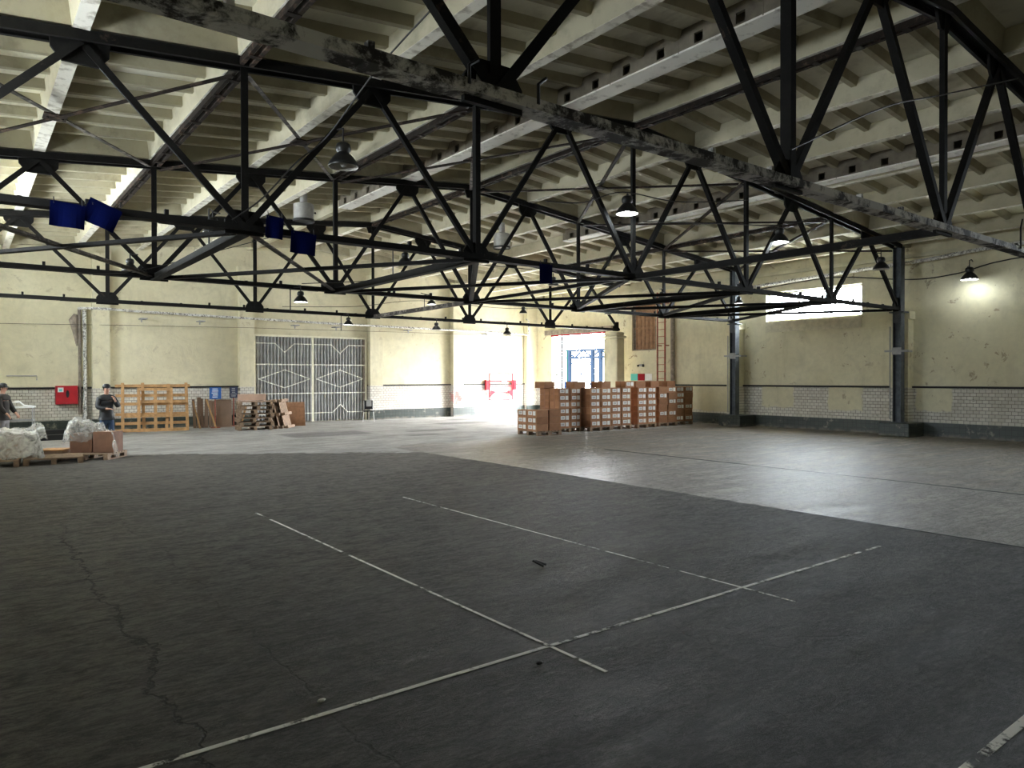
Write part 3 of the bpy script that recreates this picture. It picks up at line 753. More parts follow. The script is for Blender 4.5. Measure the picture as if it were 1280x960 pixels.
lamp(3.3, 12.35, 4.25, .32, False, [(3.3, 12.35, 4.6), (3.2, 12.2, 4.6), (3.2, 12.2, 4.03)], 'small dark bell lamp above the thick strut near the navy sheets')
lamp(6.25, 16.15, 3.62, .32, True, [(6.25, 16.15, 4.0), (6.25, 16.3, 4.02)], 'small bell lamp below third truss above the grey gate', 10)
lamp(13.98, 16.15, 4.6, .32, False, [(13.98, 16.15, 4.95), (14.2, 16.4, 5.0)], 'dark bell lamp just right of the navy sheet near the ridge')
lamp(18.82, 16.15, 4.5, .32, False, [(18.82, 16.15, 4.85), (19.15, 16.4, 4.9)], 'dark bell lamp high above the boarded brown window')
lamp(13.4, 22.15, 4.5, .32, True, [(13.4, 22.15, 4.8), (13.1, 22.4, 4.9)], 'small lit bell lamp left part of the farthest truss above gate edge', 10)
lamp(17.6, 22.15, 4.4, .32, False, [(17.6, 22.15, 4.8), (17.8, 22.4, 4.9)], 'dark bell lamp in front of the sunlit wall section')
lamp(22.2, 22.05, 4.6, .32, False, [(22.2, 22.05, 4.95), (22.4, 22.4, 5.0)], 'dark bell lamp above the loading doorway')
lamp(10.2, 22.15, 3.62, .32, True, [(10.2, 22.15, 4.0), (10.2, 22.3, 4.0)], 'tiny lit bell lamp under the farthest truss over the gate', 10)
lamp(13.6, 22.15, 3.6, .32, False, [(13.6, 22.15, 4.0), (13.6, 22.3, 4.0)], 'small bell lamp hanging under the farthest truss right of the gate')
lamp(16.8, 22.15, 3.55, .32, False, [(16.8, 22.15, 4.0), (16.8, 22.3, 4.0)], 'small bell lamp hanging under farthest truss over the red wall frame')
lamp(23.38, 8.47, 4.70, .46, True, [(23.38, 8.47, 5.25), (23.6, 8.5, 5.3), (23.97, 8.6, 5.3)], 'lit bell lamp on a wall bracket right of the nearer column')
lamp(23.1, 16.1, 4.62, .32, True, [(23.1, 16.1, 5.0), (23.2, 16.25, 5.05)], 'small lit bell lamp fixed to the column behind the cartons', 20)

# roof vents
v0 = None
for (x, lab) in ((7.45, 'short pale cylinder vent hanging from the roof, left of ridge'), (14.2, 'short grey cylinder vent hanging from the roof, right of ridge')):
    t = thing('roof_vent', lab, 'vent', (x, 19.0, 6.15), 0, 'cylindrical roof vents')
    b = MB(); b.lathe([(.27, .0), (.27, .44), (.1, .5), (.1, zroof(x) + RIB + .1 - 6.15)], n=24); b.cur = 1; b.lathe([(.29, -.03), (.29, .03)], n=24)
    b.lathe([(.0, .02), (.28, .0)], n=24); b.build('cylinder', [M_TIN, M_BLACK], t, True)
    b = MB(); b.bar((.27, 0, .25), (.33, 0, .25), .02, .02); b.ball((.33, 0, .25), .03, 6); b.build('valve', M_BLACK, t)

# navy sheets on the second truss
def sheet(x0, x1, z0, z1, rot, y, lab):
    t = thing('blue_sheet', lab, 'blue sheet', ((x0 + x1) / 2, y, z1), 0, 'navy sheets tied to the second truss')
    w = (x1 - x0) / 2; h = z1 - z0; b = MB(); N = 8; vs = []; fs = []
    for s in (0, 1):
        for i in range(N + 1):
            for j in range(N + 1):
                x = -w + 2 * w * i / N; z = -h * j / N
                yy = .02 * math.sin(i * .8) * (j / N) + s * .008
                vs.append((x * math.cos(rot) - z * math.sin(rot), yy, x * math.sin(rot) + z * math.cos(rot)))
    M_ = (N + 1) ** 2; q = lambda s, i, j: s * M_ + i * (N + 1) + j
    for i in range(N):
        for j in range(N):
            fs.append((q(0, i, j), q(0, i + 1, j), q(0, i + 1, j + 1), q(0, i, j + 1))); fs.append((q(1, i, j), q(1, i, j + 1), q(1, i + 1, j + 1), q(1, i + 1, j)))
    for i in range(N):
        for (a, c) in (((i, 0), (i + 1, 0)), ((i + 1, N), (i, N)), ((0, i + 1), (0, i)), ((N, i), (N, i + 1))):
            fs.append((q(0, *a), q(1, *a), q(1, *c), q(0, *c)))
    b.add(vs, fs); b.build('fabric', M_BLUE, t)
    b = MB()
    for s in (-.8, .8): b.tube([(s * w, 0, -.02), (s * w, .02, .06)], .006, 5)
    b.build('tie', M_BLACK, t)
ys_ = TY[1] - .145
sheet(.87, 1.24, 3.70, 4.0, R(-3), ys_, 'navy sheet hanging square under second truss, furthest left')
sheet(1.28, 1.66, 3.74, 4.04, R(-22), ys_, 'navy sheet hanging tilted, beside the leftmost square one')
sheet(3.48, 3.73, 3.86, 4.18, R(-4), ys_, 'small upright navy sheet just right of the heavy node plate')
sheet(3.84, 4.22, 3.68, 4.0, R(-4), ys_, 'navy sheet just below and right of the small upright one')
sheet(8.55, 8.86, 3.62, 3.98, R(0), ys_, 'lone navy sheet on second truss above the carton stacks')

# ------------------------------------------------------------------ pipes and cables
def cable(pts, r, lab, name='electric_cable', mat=M_WIRE, cat='cable', group=None, sub=6, sag=0.0):
    P = [Vector(p) for p in pts]; out = []
    for i in range(len(P) - 1):
        a, bq, c, d = P[max(i - 1, 0)], P[i], P[i + 1], P[min(i + 2, len(P) - 1)]
        for k in range(sub):
            t = k / sub; t2 = t * t; t3 = t2 * t
            q = .5 * ((2 * bq) + (-a + c) * t + (2 * a - 5 * bq + 4 * c - d) * t2 + (-a + 3 * bq - 3 * c + d) * t3)
            q.z -= sag * math.sin(PI * t); out.append(q)
    out.append(P[-1])
    b = MB(); b.tube(out, r, 6); return tag(b.build(name, mat, smooth=True), lab, cat, group)
cable([(3.24, YE - .3, 4.30), (3.9, YE - .42, 4.32), (5.9, YE - .42, 4.27), (9, YE - .42, 4.23), (13.1, YE - .42, 4.17), (19.1, YE - .42, 4.13), (23.2, YE - .42, 4.08)], .05, 'foil-wrapped pipe running along the end wall above the gate', 'insulated_pipe', M_FOIL, 'pipe')
b = MB(); b.tube([(23.3, YE - .42, 4.08), (23.3, YE - .42, 4.8), (23.3, YE - .2, 4.9)], .04)
tag(b.build('riser_pipe', M_FOIL), 'short upright pipe in the corner above the doorway end', 'pipe')
for x, r, z0, z1, m, lab in ((3.30, .05, .6, 4.3, M_WOODG, 'dark rusty vertical pipe left of the first wall pier'), (3.46, .065, .35, 4.25, M_FOIL, 'pale flaking vertical pipe beside the red cabinet')):
    cable([(x, YE - .16, z0), (x + .01, YE - .16, (z0 + z1) / 2), (x, YE - .16, z1)], r, lab, 'vertical_pipe', m, 'pipe')
b = MB(); b.tube([(3.24, YE - .14, 3.0), (3.18, YE - .14, 3.5), (3.12, YE - .14, 3.9), (3.2, YE - .14, 4.1)], [.04, .09, .14, .07], 10); b.build('torn_lagging', M_WOODG, None)
tag(bpy.data.objects['torn_lagging'], 'torn dark lagging bulging beside the vertical pipes', 'pipe lagging')
cable([(XL + .1, YE - .03, 3.65), (5, YE - .36, 3.78), (9, YE - .36, 3.86), (16, YE - .36, 3.94), (23, YE - .3, 4.0)], .008, 'thin wire strung across the end wall under the pipe', sag=.01)
for i, x in enumerate((5.2, 7.2, 10.9, 12.7, 16.2, 20.6, 22.1)):
    b = MB(); b.box(x, x + .22, YE - .45, YE, 4.02, 4.06); b.box(x, x + .04, YE - .45, YE - .41, 3.9, 4.02)
    tag(b.build('pipe_bracket', M_GREY), 'small metal bracket under the end wall pipe, %s from the left' % ('first', 'second', 'third', 'fourth', 'fifth', 'sixth', 'seventh')[i], 'bracket', 'brackets under the end wall pipe')
cable([(XW - .3, -2, 5.75), (XW - .3, 7.2, 5.62), (XW - .3, 9.7, 5.47), (XW - .3, 12, 5.40), (XW - .3, 15.3, 5.28), (XW - .3, 18.2, 5.14), (XW - .3, 20, 5.1)], .06, 'foil-wrapped pipe high along the right wall', 'insulated_pipe', M_FOIL, 'pipe')
cable([(XW - .04, -1, 5.3), (XW - .04, 6.9, 5.27), (XW - .04, 9.0, 4.98), (XW - .04, 10.4, 4.95), (XW - .04, 13.0, 5.3), (XW - .04, 16, 5.15)], .018, 'black cable looping along the upper right wall')
cable([(7.1, 4.3, 4.3), (9.2, 4.3, 5.23), (10.96, 4.3, 5.81), (13.8, 4.3, 6.75)], .012, 'sagging black cable strung between nearest truss diagonals')
cable([(4.5, 6.8, 6.35), (4.4, 8.6, 5.95), (4.35, 10.15, 5.45), (3.9, 10.2, 5.0), (3.4, 10.2, 4.4), (3.0, 10.25, 4.05)], .012, 'black cable dropping past the large unlit lamp')
cable([(8.7, 10.25, 5.15), (9.6, 10.2, 5.25), (10.7, 10.2, 5.62), (12.5, 10.25, 5.7), (15, 10.2, 6.1)], .012, 'black cable feeding the lit lamp at the ridge post')
cable([(11.3, 10.2, 5.1), (13.5, 10.2, 5.35), (16.2, 10.15, 5.65), (18.2, 10.2, 6.1)], .012, 'black cable feeding the brightly lit lamp right of ridge')
cable([(2.0, 16.2, 3.9), (2.9, 16.2, 4.05), (4.4, 16.2, 4.6), (6.0, 16.2, 5.2)], .01, 'thin cable on the left part of third truss')
cable([(6.3, 16.2, 4.05), (8.6, 16.2, 4.35), (10.6, 16.2, 4.9), (13.2, 16.2, 5.0)], .01, 'thin cable on the middle part of third truss')
cable([(8.0, 22.2, 4.1), (10.5, 22.2, 4.25), (13, 22.2, 4.6), (17, 22.2, 4.55), (21.5, 22.2, 4.9)], .01, 'thin cable along the farthest truss')
cable([(15.6, 3.6, 4.35), (16.5, 3.4, 4.6), (17.8, 3.2, 4.55), (19, 3.0, 4.7)], .014, 'dark cable rising near the right end of nearest truss')
# bent pipes clamped to the first truss
for i, (x, hgt, lab) in enumerate(((2.93, .19, 'short bent conduit beside the nearest heavy node plate'), (3.58, .22, 'short curved conduit right of the nearest heavy node plate'), (14.0, .5, 'bent bracket rod near the right end of nearest truss'))):
    b = MB(); y = TY[0] - .1
    b.tube([(x, y, ZB + .0), (x, y, ZB + hgt * .7), (x + .06, y, ZB + hgt * .93), (x + .08, y, ZB + hgt)], .014, 8)
    tag(b.build('bent_conduit', M_BLACK, smooth=True), lab, 'conduit', 'bent conduits on the nearest truss')

# ------------------------------------------------------------------ wall fittings
t = thing('fire_cabinet', 'red metal fire hose cabinet on the tiles beside the pipes', 'cabinet', (2.9, YE - .06, .97))
b = MB(); b.box(-.33, .33, -.24, -.0, 0, .64); b.build('box', M_RED, t, bevel=.01)
d = MB(); d.box(-.31, .31, -.262, -.241, .02, .62); dd = d.build('door', M_RED, t, bevel=.004)
b = MB(); b.lathe([(.001, 0), (.055, 0), (.055, .006), (.001, .006)], n=16); o = b.build('porthole', M_BLACK, dd); o.rotation_euler = (PI / 2, 0, 0); o.location = (0.02, -.262, .36); o.scale = (.9, 2.4, 1)
b = MB(); b.box(-.27, -.10, -.266, -.263, .42, .58); o = b.build('sticker', M_LABEL, dd)
b = MB(); b.box(-.23, -.14, -.269, -.266, .45, .53); b.build('print', M_TEAL, dd)

t = thing('red_frame', 'bright red tubular wall frame in the sunlit part of end wall', 'frame', (21.7, YE - .16, .74))
w, h = .72, 1.33
b = MB()
b.bar((-w, 0, 0), (w, 0, 0), .05, .05); b.bar((-w, 0, h), (w, 0, h), .05, .05); b.bar((-w, 0, 0), (-w, 0, h), .05, .05); b.bar((w, 0, 0), (w, 0, h), .05, .05)
b.build('outer_frame', M_PINK, t)
b = MB(); b.bar((-w, 0, .95), (w, 0, .95), .05, .06); b.bar((-w, 0, .7), (w, 0, .7), .04, .04); b.bar((-w, 0, .36), (w, 0, .36), .04, .05); b.build('crossbar', M_PINK, t)
for s in (-1, 1):
    b = MB(); b.plate([(0, 0), (s * .3, .28), (s * .02, .36)], .03, Matrix.Translation((-s * (w - .03), -.03, .14))); b.build('corner_plate', M_PINK, t)
    b = MB(); b.box(s * (w + .15) - .08, s * (w + .15) + .08, -.04, .10, .5, 1.0); b.build('side_bracket', M_PINK, t)
b = MB(); b.box(.0, .3, -.06, .02, .86, 1.0); b.build('latch', M_GREY, t)

t = thing('access_ladder', 'red iron ladder fixed to the right wall beside boarded window', 'ladder', (XW - .25, 20.4, 0))
for s in (-1, 1):
    b = MB(); b.bar((0, s * .21, 0), (0, s * .21, 5.5), .05, .05); b.build('rail', M_RUST, t)
b = MB()
for i in range(18): b.tube([(0, -.21, .3 + i * .3), (0, .21, .3 + i * .3)], .014, 6)
b.build('rungs', M_RUST, t)
b = MB()
for z in (1.5, 3.2, 5.0): b.box(0, .25, -.22, -.18, z, z + .04); b.box(0, .25, .18, .22, z, z + .04)
b.build('standoffs', M_RUST, t)
b = MB(); b.tube([(XW - .16, 19.85, 0), (XW - .16, 19.85, 5.4)], [.09, .09], 12)
tag(b.build('drain_pipe', M_WOODG, smooth=True), 'dark grimy drain pipe right of the red ladder', 'pipe')
# tricolour board
t = thing('tricolour_board', 'small teal, red and white board above the cartons', 'sign', (XW - .02, 21.72, 1.72))
for i, m in enumerate((M_TEAL, M_PINK, M_WHITE)):
    b = MB(); y1 = .63 - i * .42; b.box(-.02, 0, y1 - .40, y1, 0, .30); b.build('panel', m, t)
t = thing('emergency_light', 'small dark fitting with two lamps above the tricolour board', 'wall light', (XW - .05, 21.7, 2.35))
b = MB(); b.box(-.06, .05, -.09, .09, 0, .09); b.build('body', M_GREY, t)
for s in (-1, 1):
    b = MB(); b.tube([(-.03, s * .12, .06), (-.08, s * .17, .0)], [.03, .05], 10); b.build('head', M_BLACK, t)
# small notice brackets on left wall tiles
b = MB(); b.tube([(1.2, YE - .1, 1.95), (2.05, YE - .1, 1.95), (2.05, YE - .1, 1.8)], .02, 6)
tag(b.build('water_pipe', M_GREY), 'thin grey pipe elbow above the rail at the far left', 'pipe')

# ------------------------------------------------------------------ cartons and pallets
def make_pallet(w, l, name='wooden_pallet', mat=None):
    mat = mat or M_WOODD
    t = thing(name, 'x', 'pallet')
    d = MB()
    for i in range(7): y = -l / 2 + (l - .1) * i / 6; d.box(-w / 2, w / 2, y, y + .1, .122, .144)
    for x in (-w / 2, -.05, w / 2 - .1): d.box(x, x + .1, -l / 2, l / 2, .1, .121)
    d.build('deck', mat, t)
    q = l / 2
    for x in (-w / 2, -.05, w / 2 - .1):
        poly = [(-q, 0), (q, 0), (q, .0995), (q - .14, .0995), (q - .14, .022), (.07, .022), (.07, .0995), (-.07, .0995), (-.07, .022), (-q + .14, .022), (-q + .14, .0995), (-q, .0995)]
        d = MB(); d.plate(poly, .1, Matrix.Translation((x + .05, 0, 0)) @ Matrix.Rotation(PI / 2, 4, 'Z')); d.build('stringer', mat, t)
    return t
def make_carton(w, d, h, lab, mat):
    t = thing('cardboard_carton', 'x', 'carton')
    b = MB(); b.box(-w / 2, w / 2, 0, d, 0, h); b.build('box', mat, t, bevel=.004)
    b = MB(); b.box(-.035, .035, .02, d - .0, h, h + .001); b.box(-w / 2 - .001, -w / 2, d / 2 - .03, d / 2 + .03, h * .0, h); b.build('tape', M_TAPE, t)
    if lab:
        b = MB(); b.box(-w * .36, w * .04, -.003, 0, h * .30, h * .82); l = b.build('shipping_label', M_LABEL, t)
        b = MB(); b.box(-w * .29, -w * .04, -.005, -.003, h * .42, h * .70); b.build('print', M_PRINT, l)
        b = MB(); b.box(w * .12, w * .38, -.003, 0, h * .25, h * .86); b.build('side_label', M_LABEL, t)
    return t
CW, CD, CH = .50, .49, .225
cart = make_carton(CW - .012, CD - .01, CH - .004, True, M_CARD); cart2 = make_carton(CW - .012, CD - .01, CH - .004, True, M_CARD2)
cplain = make_carton(CW - .012, CD - .01, CH - .004, False, M_CARD)
pal = make_pallet(1.04, 1.0)
first = {}
def put(src, loc, rz, lab, group):
    if src.name not in first: first[src.name] = 1; o = src; o.location = loc; o.rotation_euler = (0, 0, rz)
    else: o = dup(src, loc, rz)
    o['label'] = lab; o['group'] = group; return o
ORD = ['bottom', 'second', 'third', 'fourth', 'fifth', 'sixth', 'topmost']
ST = [('first', 15.90, 18.12, 6), ('second', 17.10, 17.85, 6), ('third', 18.22, 17.95, 6), ('fourth', 19.52, 17.9, 6), ('fifth', 20.80, 18.0, 6), ('sixth', 22.02, 18.2, 6)]
for si, (nm, x0, y0, lv) in enumerate(ST):
    put(pal, (x0 + .52, y0 + .5, 0), 0, 'wooden pallet under the %s tall carton stack from the left' % nm, 'pallets under the cartons')
    for c in range(2):
        for l in range(lv):
            src = cart if (si * 7 + c * 3 + l) % 3 else cart2
            if si >= 4 and random.random() < .4: src = cplain
            put(src, (x0 + .26 + c * .52 + random.uniform(-.012, .012), y0 + random.uniform(-.012, .012), .145 + l * CH), R(random.uniform(-1.2, 1.2)),
                '%s carton in the %s front column of the %s tall stack' % (ORD[l], ('left', 'right')[c], nm), 'cartons in the tall stacks')
    # the rear row shows on the open left side and above
    for l in range(lv):
        if si < 2:
            put(cplain, (x0 + .26, y0 + CD + .02, .145 + l * CH), 0, '%s plain carton in the rear column of the %s tall stack' % (ORD[l], nm), 'cartons in the tall stacks')
for i, (x, y, z, rz, lab) in enumerate(((16.0, 18.7, 0, 0, 'left of two'), (16.9, 18.13, 0, 0, ''), (17.95, 17.92, 0, 0, ''), (19.15, 17.92, 0, 0, ''), (19.8, 18.0, 0, 0, ''), (20.6, 18.02, 0, 0, ''), (21.7, 18.15, 0, 0, ''))):
    who = ['first', 'first and second', 'second and third', 'third and fourth', 'fourth', 'fourth and fifth', 'fifth and sixth'][i]
    put(cplain if i not in (3,) else cart2, (x, y, .145 + 6 * CH), R((3, -4, 6, 2, -3, 4, 2)[i]), 'loose carton lying on top of the %s tall stack' % who, 'loose cartons on top of the tall stacks')
# low stack: labelled faces look left
put(pal, (14.97, 18.0, 0), PI / 2, 'wooden pallet under the low three-high carton stack', 'pallets under the cartons')
for c in range(2):
    for l in range(3):
        src = cart if (c + l) % 2 else cart2
        put(src, (14.45, 17.76 + c * .5, .145 + l * CH), -PI / 2, '%s labelled carton in the low stack, %s column' % (ORD[l], ('near', 'far')[c]), 'cartons in the low stack')
        if c == 0: put(cplain, (15.22, 17.51, .145 + l * CH), 0, '%s plain carton in the low stack touching the tall ones' % ORD[l], 'cartons in the low stack')

# left side: pallet stack by the gate
sp = make_pallet(1.15, .85); M4 = M_WOODG
ps = [(8.4, 26.3, 0, 0), (8.47, 26.32, .146, .02), (8.38, 26.3, .292, -.03), (8.46, 26.33, .438, .02), (8.42, 26.3, .584, -.02), (8.5, 26.32, .73, .04), (8.44, 26.3, .876, -.03)]
for i, (x, y, z, r) in enumerate(ps):
    put(sp, (x, y, z), r + R(-8), '%s weathered pallet in the stack beside the gate' % ['bottom', 'second lowest', 'third lowest', 'middle', 'third highest', 'second highest', 'topmost'][i], 'pallets stacked beside the gate')
b = MB(); b.box(-.55, .5, -.35, .35, 0, .02); b.box(-.52, .46, .1, .2, .02, .24, Matrix.Rotation(R(8), 4, 'X')); o = b.build('cardboard_sheet', M_CARDP)
o.location = (8.4, 26.3, 1.021); o.rotation_euler = (0, 0, R(-8)); tag(o, 'flattened pale cardboard lying on the pallet stack', 'cardboard')
lp = make_pallet(1.1, .8)
for i, (x, y, rx) in enumerate(((9.42, 26.3, 16), (9.64, 26.35, 15), (9.86, 26.4, 14))):
    o = put(lp, (x, y, .02), 0, '%s pallet leaning on edge between the stack and the gate' % ['nearest', 'middle', 'rearmost'][i], 'pallets leaning beside the stack')
    # stands on its long edge, deck turned to the viewer's left and tipped back
    Mx = Matrix.Translation((x, y, .0)) @ Matrix.Rotation(R(-38), 4, 'Z') @ Matrix.Rotation(R(-rx), 4, 'Y') @ Matrix.Translation((0, 0, .56)) @ Matrix.Rotation(R(-90), 4, 'Y')
    loc, rot, _ = Mx.decompose(); o.location = loc; o.rotation_euler = rot.to_euler()
b = MB(); b.box(-.42, .42, -.012, .012, 0, .95); b.box(-.40, .40, -.04, -.013, .1, .16); b.box(-.40, .40, -.04, -.013, .75, .81); o = b.build('chipboard_panel', plain('orange chipboard', (.52, .27, .15), .8, scale=8, var=.25))
o.location = (10.25, 27.2, 0); o.rotation_euler = (R(-14), 0, R(-12)); tag(o, 'orange-brown board panel leaning by the pallets at the gate', 'board')

# wooden frames leaning on the end wall
def lattice(name, lab, x, y, w, h, xs, zs, rz, lean, bw=.10):
    t = thing(name, lab, 'wooden lattice', (x, y, 0), rz); Mx = Matrix.Rotation(R(-lean), 4, 'X')
    b = MB()
    for i, (zz, x0, x1) in enumerate(zs): b.box(x0, x1, .012, .045, zz - bw / 2, zz + bw / 2, Mx)
    b.build('rail', M_WOOD, t)
    b = MB()
    for xx, tilt, h0, h1 in xs:
        b.box(-bw / 2, bw / 2, -.035, .01, h0, h1, Mx @ Matrix.Translation((xx, 0, 0)) @ Matrix.Rotation(tilt, 4, 'Y'))
    b.build('stile', M_WOOD, t)
    return t
lattice('timber_lattice', 'large pale wooden lattice frame leaning at the end wall', 5.38, 27.6, 2.3, 1.7,
        [(-.98, 0, 0, 1.72), (-.32, R(-1.5), .05, 1.72), (.38, R(3), .05, 1.68), (1.06, R(-1), 0, 1.72)],
        [(1.62, -1.22, 1.16), (1.28, -1.2, 1.1), (.98, -1.2, 1.1), (.62, -1.2, 1.1), (.3, -1.2, 1.1), (.06, -1.2, 1.1)], R(-10), 9)
lattice('timber_lattice', 'smaller pale wooden lattice frame standing in front of larger one', 5.38, 27.4, 1.2, 1.5,
        [(-.52, 0, 0, 1.55), (.0, 0, 0, 1.55), (.50, 0, 0, 1.55)], [(1.5, -.56, .54), (1.06, -.56, .98), (.56, -.98, .98), (.06, -.95, .98)], R(-10), 9)

def leaning(name, lab, x0, x1, y, z, w, lean, mat, th=.02, cat='board', tilt=0, rz=-10, group=None):
    b = MB(); b.box(-w / 2, w / 2, -th / 2, th / 2, 0, z); o = b.build(name, mat); o.location = ((x0 + x1) / 2, y, .012)
    o.rotation_euler = (R(-lean), R(tilt), R(rz)); return tag(o, lab, cat, group)
for i, (x, w, hh, tl) in enumerate(((6.86, .10, 1.08, -2), (7.0, .12, 1.15, 1), (7.14, .10, 1.1, -1), (7.27, .13, 1.08, 2), (7.42, .10, 1.02, 1), (7.55, .11, 1.0, 0))):
    leaning('wooden_board', 'brown upright board %s in the row beside the lattice frames' % ['first', 'second', 'third', 'fourth', 'fifth', 'sixth'][i], x, x, 28.2 + .02 * i, hh, w, 9, M_HARD, .025, tilt=tl, group='brown boards leaning on the end wall')
leaning('wooden_lath', 'pale thin lath leaning diagonally over the boards, next to the frames', 6.95, 6.95, 27.8, 1.05, .05, 10, M_WOOD, .03, 'lath', -13)
leaning('wooden_lath', 'pale thin lath leaning diagonally toward the large hardboard sheet', 7.5, 7.5, 27.75, 1.12, .05, 10, M_WOOD, .03, 'lath', -17)
leaning('hardboard_sheet', 'wide brown hardboard sheet leaning behind the blue sign post', 7.9, 7.9, 28.15, 1.05, .55, 9, M_HARD, .012)
for i, x in enumerate((8.2, 8.32)): leaning('wooden_lath', ['pale curved lath', 'pale straight lath'][i] + ' leaning left of the pallet stack', x, x, 27.5 + i * .05, .8, .07, 8, M_WOOD, .03, 'lath', 12 + i * 3)
def signpost(x, y, w, h, zt, mat, lab, dark):
    t = thing('sign_post', lab, 'sign', (x, y, 0))
    b = MB(); b.bar((0, .02, .02), (0, .02, zt - .05), .04, .04); b.build('post', M_RUST, t)
    b = MB(); b.box(-.14, .14, -.14, .14, 0, .03); b.build('foot', M_RUST, t)
    b = MB(); b.box(-w / 2, w / 2, -.02, 0, zt - h, zt); o = b.build('board', mat, t)
    b = MB(); random.seed(3 + int(dark))
    for k_ in range(5):
        ww = w * random.uniform(.22, .38); zz = zt - h * (.14 + .17 * k_); b.box(-ww, ww * random.uniform(.6, 1), -.024, -.02, zz - .018, zz + .012)
    b.build('faded_lettering', M_GREY if dark else M_WHITE, o)
signpost(7.55, 28.05, .42, .44, 1.52, M_SIGNB, 'blue sign with white lettering on a red post by the boards', False)
signpost(8.38, 28.6, .30, .42, 1.52, M_SIGND, 'dark navy sign on a red post left of the pallet stack', True)

# chair by the gate
t = thing('stacking_chair', 'black chair with pale cloth on its back, beside the gate', 'chair', (13.75, 27.9, 0), R(-25))
b = MB(); b.box(-.22, .22, -.22, .22, .43, .47); b.build('seat', M_BLACK, t, bevel=.015)
b = MB(); b.box(-.2, .2, -.012, .012, 0, .38, Matrix.Translation((0, .23, .52)) @ Matrix.Rotation(R(-10), 4, 'X')); b.build('backrest', M_BLACK, t, bevel=.01)
for sx in (-1, 1):
    for sy in (-1, 1):
        b = MB(); b.tube([(sx * .24, sy * .26, 0), (sx * .2, sy * .2, .43)] + ([(sx * .19, .23, .6), (sx * .19, .29, .88)] if sy > 0 else []), .013, 6); b.build('leg', M_WHITE, t)
b = MB(); b.box(-.09, .13, -.02, .0, .12, .40, Matrix.Translation((0, .205, .52)) @ Matrix.Rotation(R(-10), 4, 'X'))
o = b.build('draped_cloth', M_CUFF); o.matrix_world = Matrix.Translation((13.75, 27.9, 0)) @ Matrix.Rotation(R(-25), 4, 'Z'); tag(o, 'pale patterned cloth draped over the black chair back', 'cloth')

# ------------------------------------------------------------------ left foreground group
def film(name, lab, cx, cy, hw, hd, ztop, zlow, seed, peaks, n=34, mat=None, skirt=1.15):
    vs = []; fs = []
    for i in range(n + 1):
        for j in range(n + 1):
            u = -1 + 2 * i / n; v = -1 + 2 * j / n; r = max(abs(u), abs(v))
            nz = noise.noise(Vector((u * 3 + seed, v * 3, seed))); nz2 = noise.noise(Vector((u * 9, v * 9 + seed, seed * 2)))
            t = max(0, (r - .74) / .26)
            k = (1 + .18 * t * nz) * (1 if r < .74 else 1)
            rr = .78 + (skirt - .78) * .35 * t if r > .74 else r / .74 * .78
            f_ = rr / max(r, 1e-6) if r > 0 else 1
            x = u * f_ * hw * 1.22 * k; y = v * f_ * hd * 1.22 * k
            z = ztop - t ** .8 * (ztop - zlow) * (1 + .25 * nz) + .10 * nz * (1 - t) + .03 * nz2
            for px_, py_, ph, pr in peaks: z += ph * math.exp(-(((u - px_) ** 2 + (v - py_) ** 2) / pr ** 2)) * (1 - t)
            vs.append((cx + x + .03 * nz2, cy + y + .03 * nz, max(z, .02)))
    for i in range(n):
        for j in range(n):
            a = i * (n + 1) + j; fs.append((a, a + n + 1, a + n + 2, a + 1))
    b = MB(); b.add(vs, fs); o = b.build(name, mat or M_FILM, smooth=True)
    s = o.modifiers.new('thick', 'SOLIDIFY'); s.thickness = .002
    return tag(o, lab, 'plastic sheet')
# wrapped pallet of cartons, left of the person
pb = make_pallet(1.1, .9)
put(pb, (2.44, 19.18, 0), R(-35), 'pallet under the brown cartons with crumpled film, near the standing person', 'pallets at the left side')
c1 = make_carton(.50, .40, .44, False, M_CARDD); c2 = make_carton(.46, .45, .48, False, M_CARDD)
for o, loc, lab in ((c1, (2.18, 19.13, .146), 'tall brown carton under the crumpled film, left on its pallet'), (c2, (2.59, 18.83, .146), 'dark brown carton right on the film-covered pallet')):
    o.location = loc; o.rotation_euler = (0, 0, R(-35)); o['label'] = lab; o['group'] = 'large cartons on the left pallets'
film('plastic_sheet', 'crumpled clear film heaped over the brown cartons near the person', 2.30, 19.3, .36, .30, .80, .42, 3.3, [(-.35, -.2, .16, .5), (.6, 0, -.12, .4)], skirt=1.25)
b = MB(); P = [(3.05, 18.9, .66), (3.12, 18.86, .55), (3.2, 18.84, .3), (3.26, 18.82, .04)]
vs = []; fs = []
for i in range(12):
    for j in range(10):
        s = j / 9; q = i / 11
        vs.append((2.70 + .16 * q + .05 * math.sin(s * 9 + q * 3), 18.6 + .55 * s + .03 * math.sin(q * 8), .66 - .62 * q + .03 * math.sin(s * 12)))
for i in range(11):
    for j in range(9): a = i * 10 + j; fs.append((a, a + 10, a + 11, a + 1))
b.add(vs, fs); o = b.build('plastic_sheet', M_FILM, smooth=True); o.modifiers.new('t', 'SOLIDIFY').thickness = .002
tag(o, 'loose tail of clear film hanging down beside the dark carton', 'plastic sheet')
# small board on a crate
t = thing('small_crate', 'low wooden crate between the two film-covered pallets', 'crate', (1.72, 19.62, 0), R(-30))
b = MB(); b.box(-.28, .28, -.25, .25, .20, .23); b.build('lid', M_WOOD, t)
b = MB(); b.box(-.26, .26, -.24, -.22, .0, .20); b.box(-.26, .26, .22, .24, 0, .20); b.box(-.27, -.25, -.24, .24, 0, .2); b.box(.25, .27, -.24, .24, 0, .2); b.build('sides', M_HARD, t)
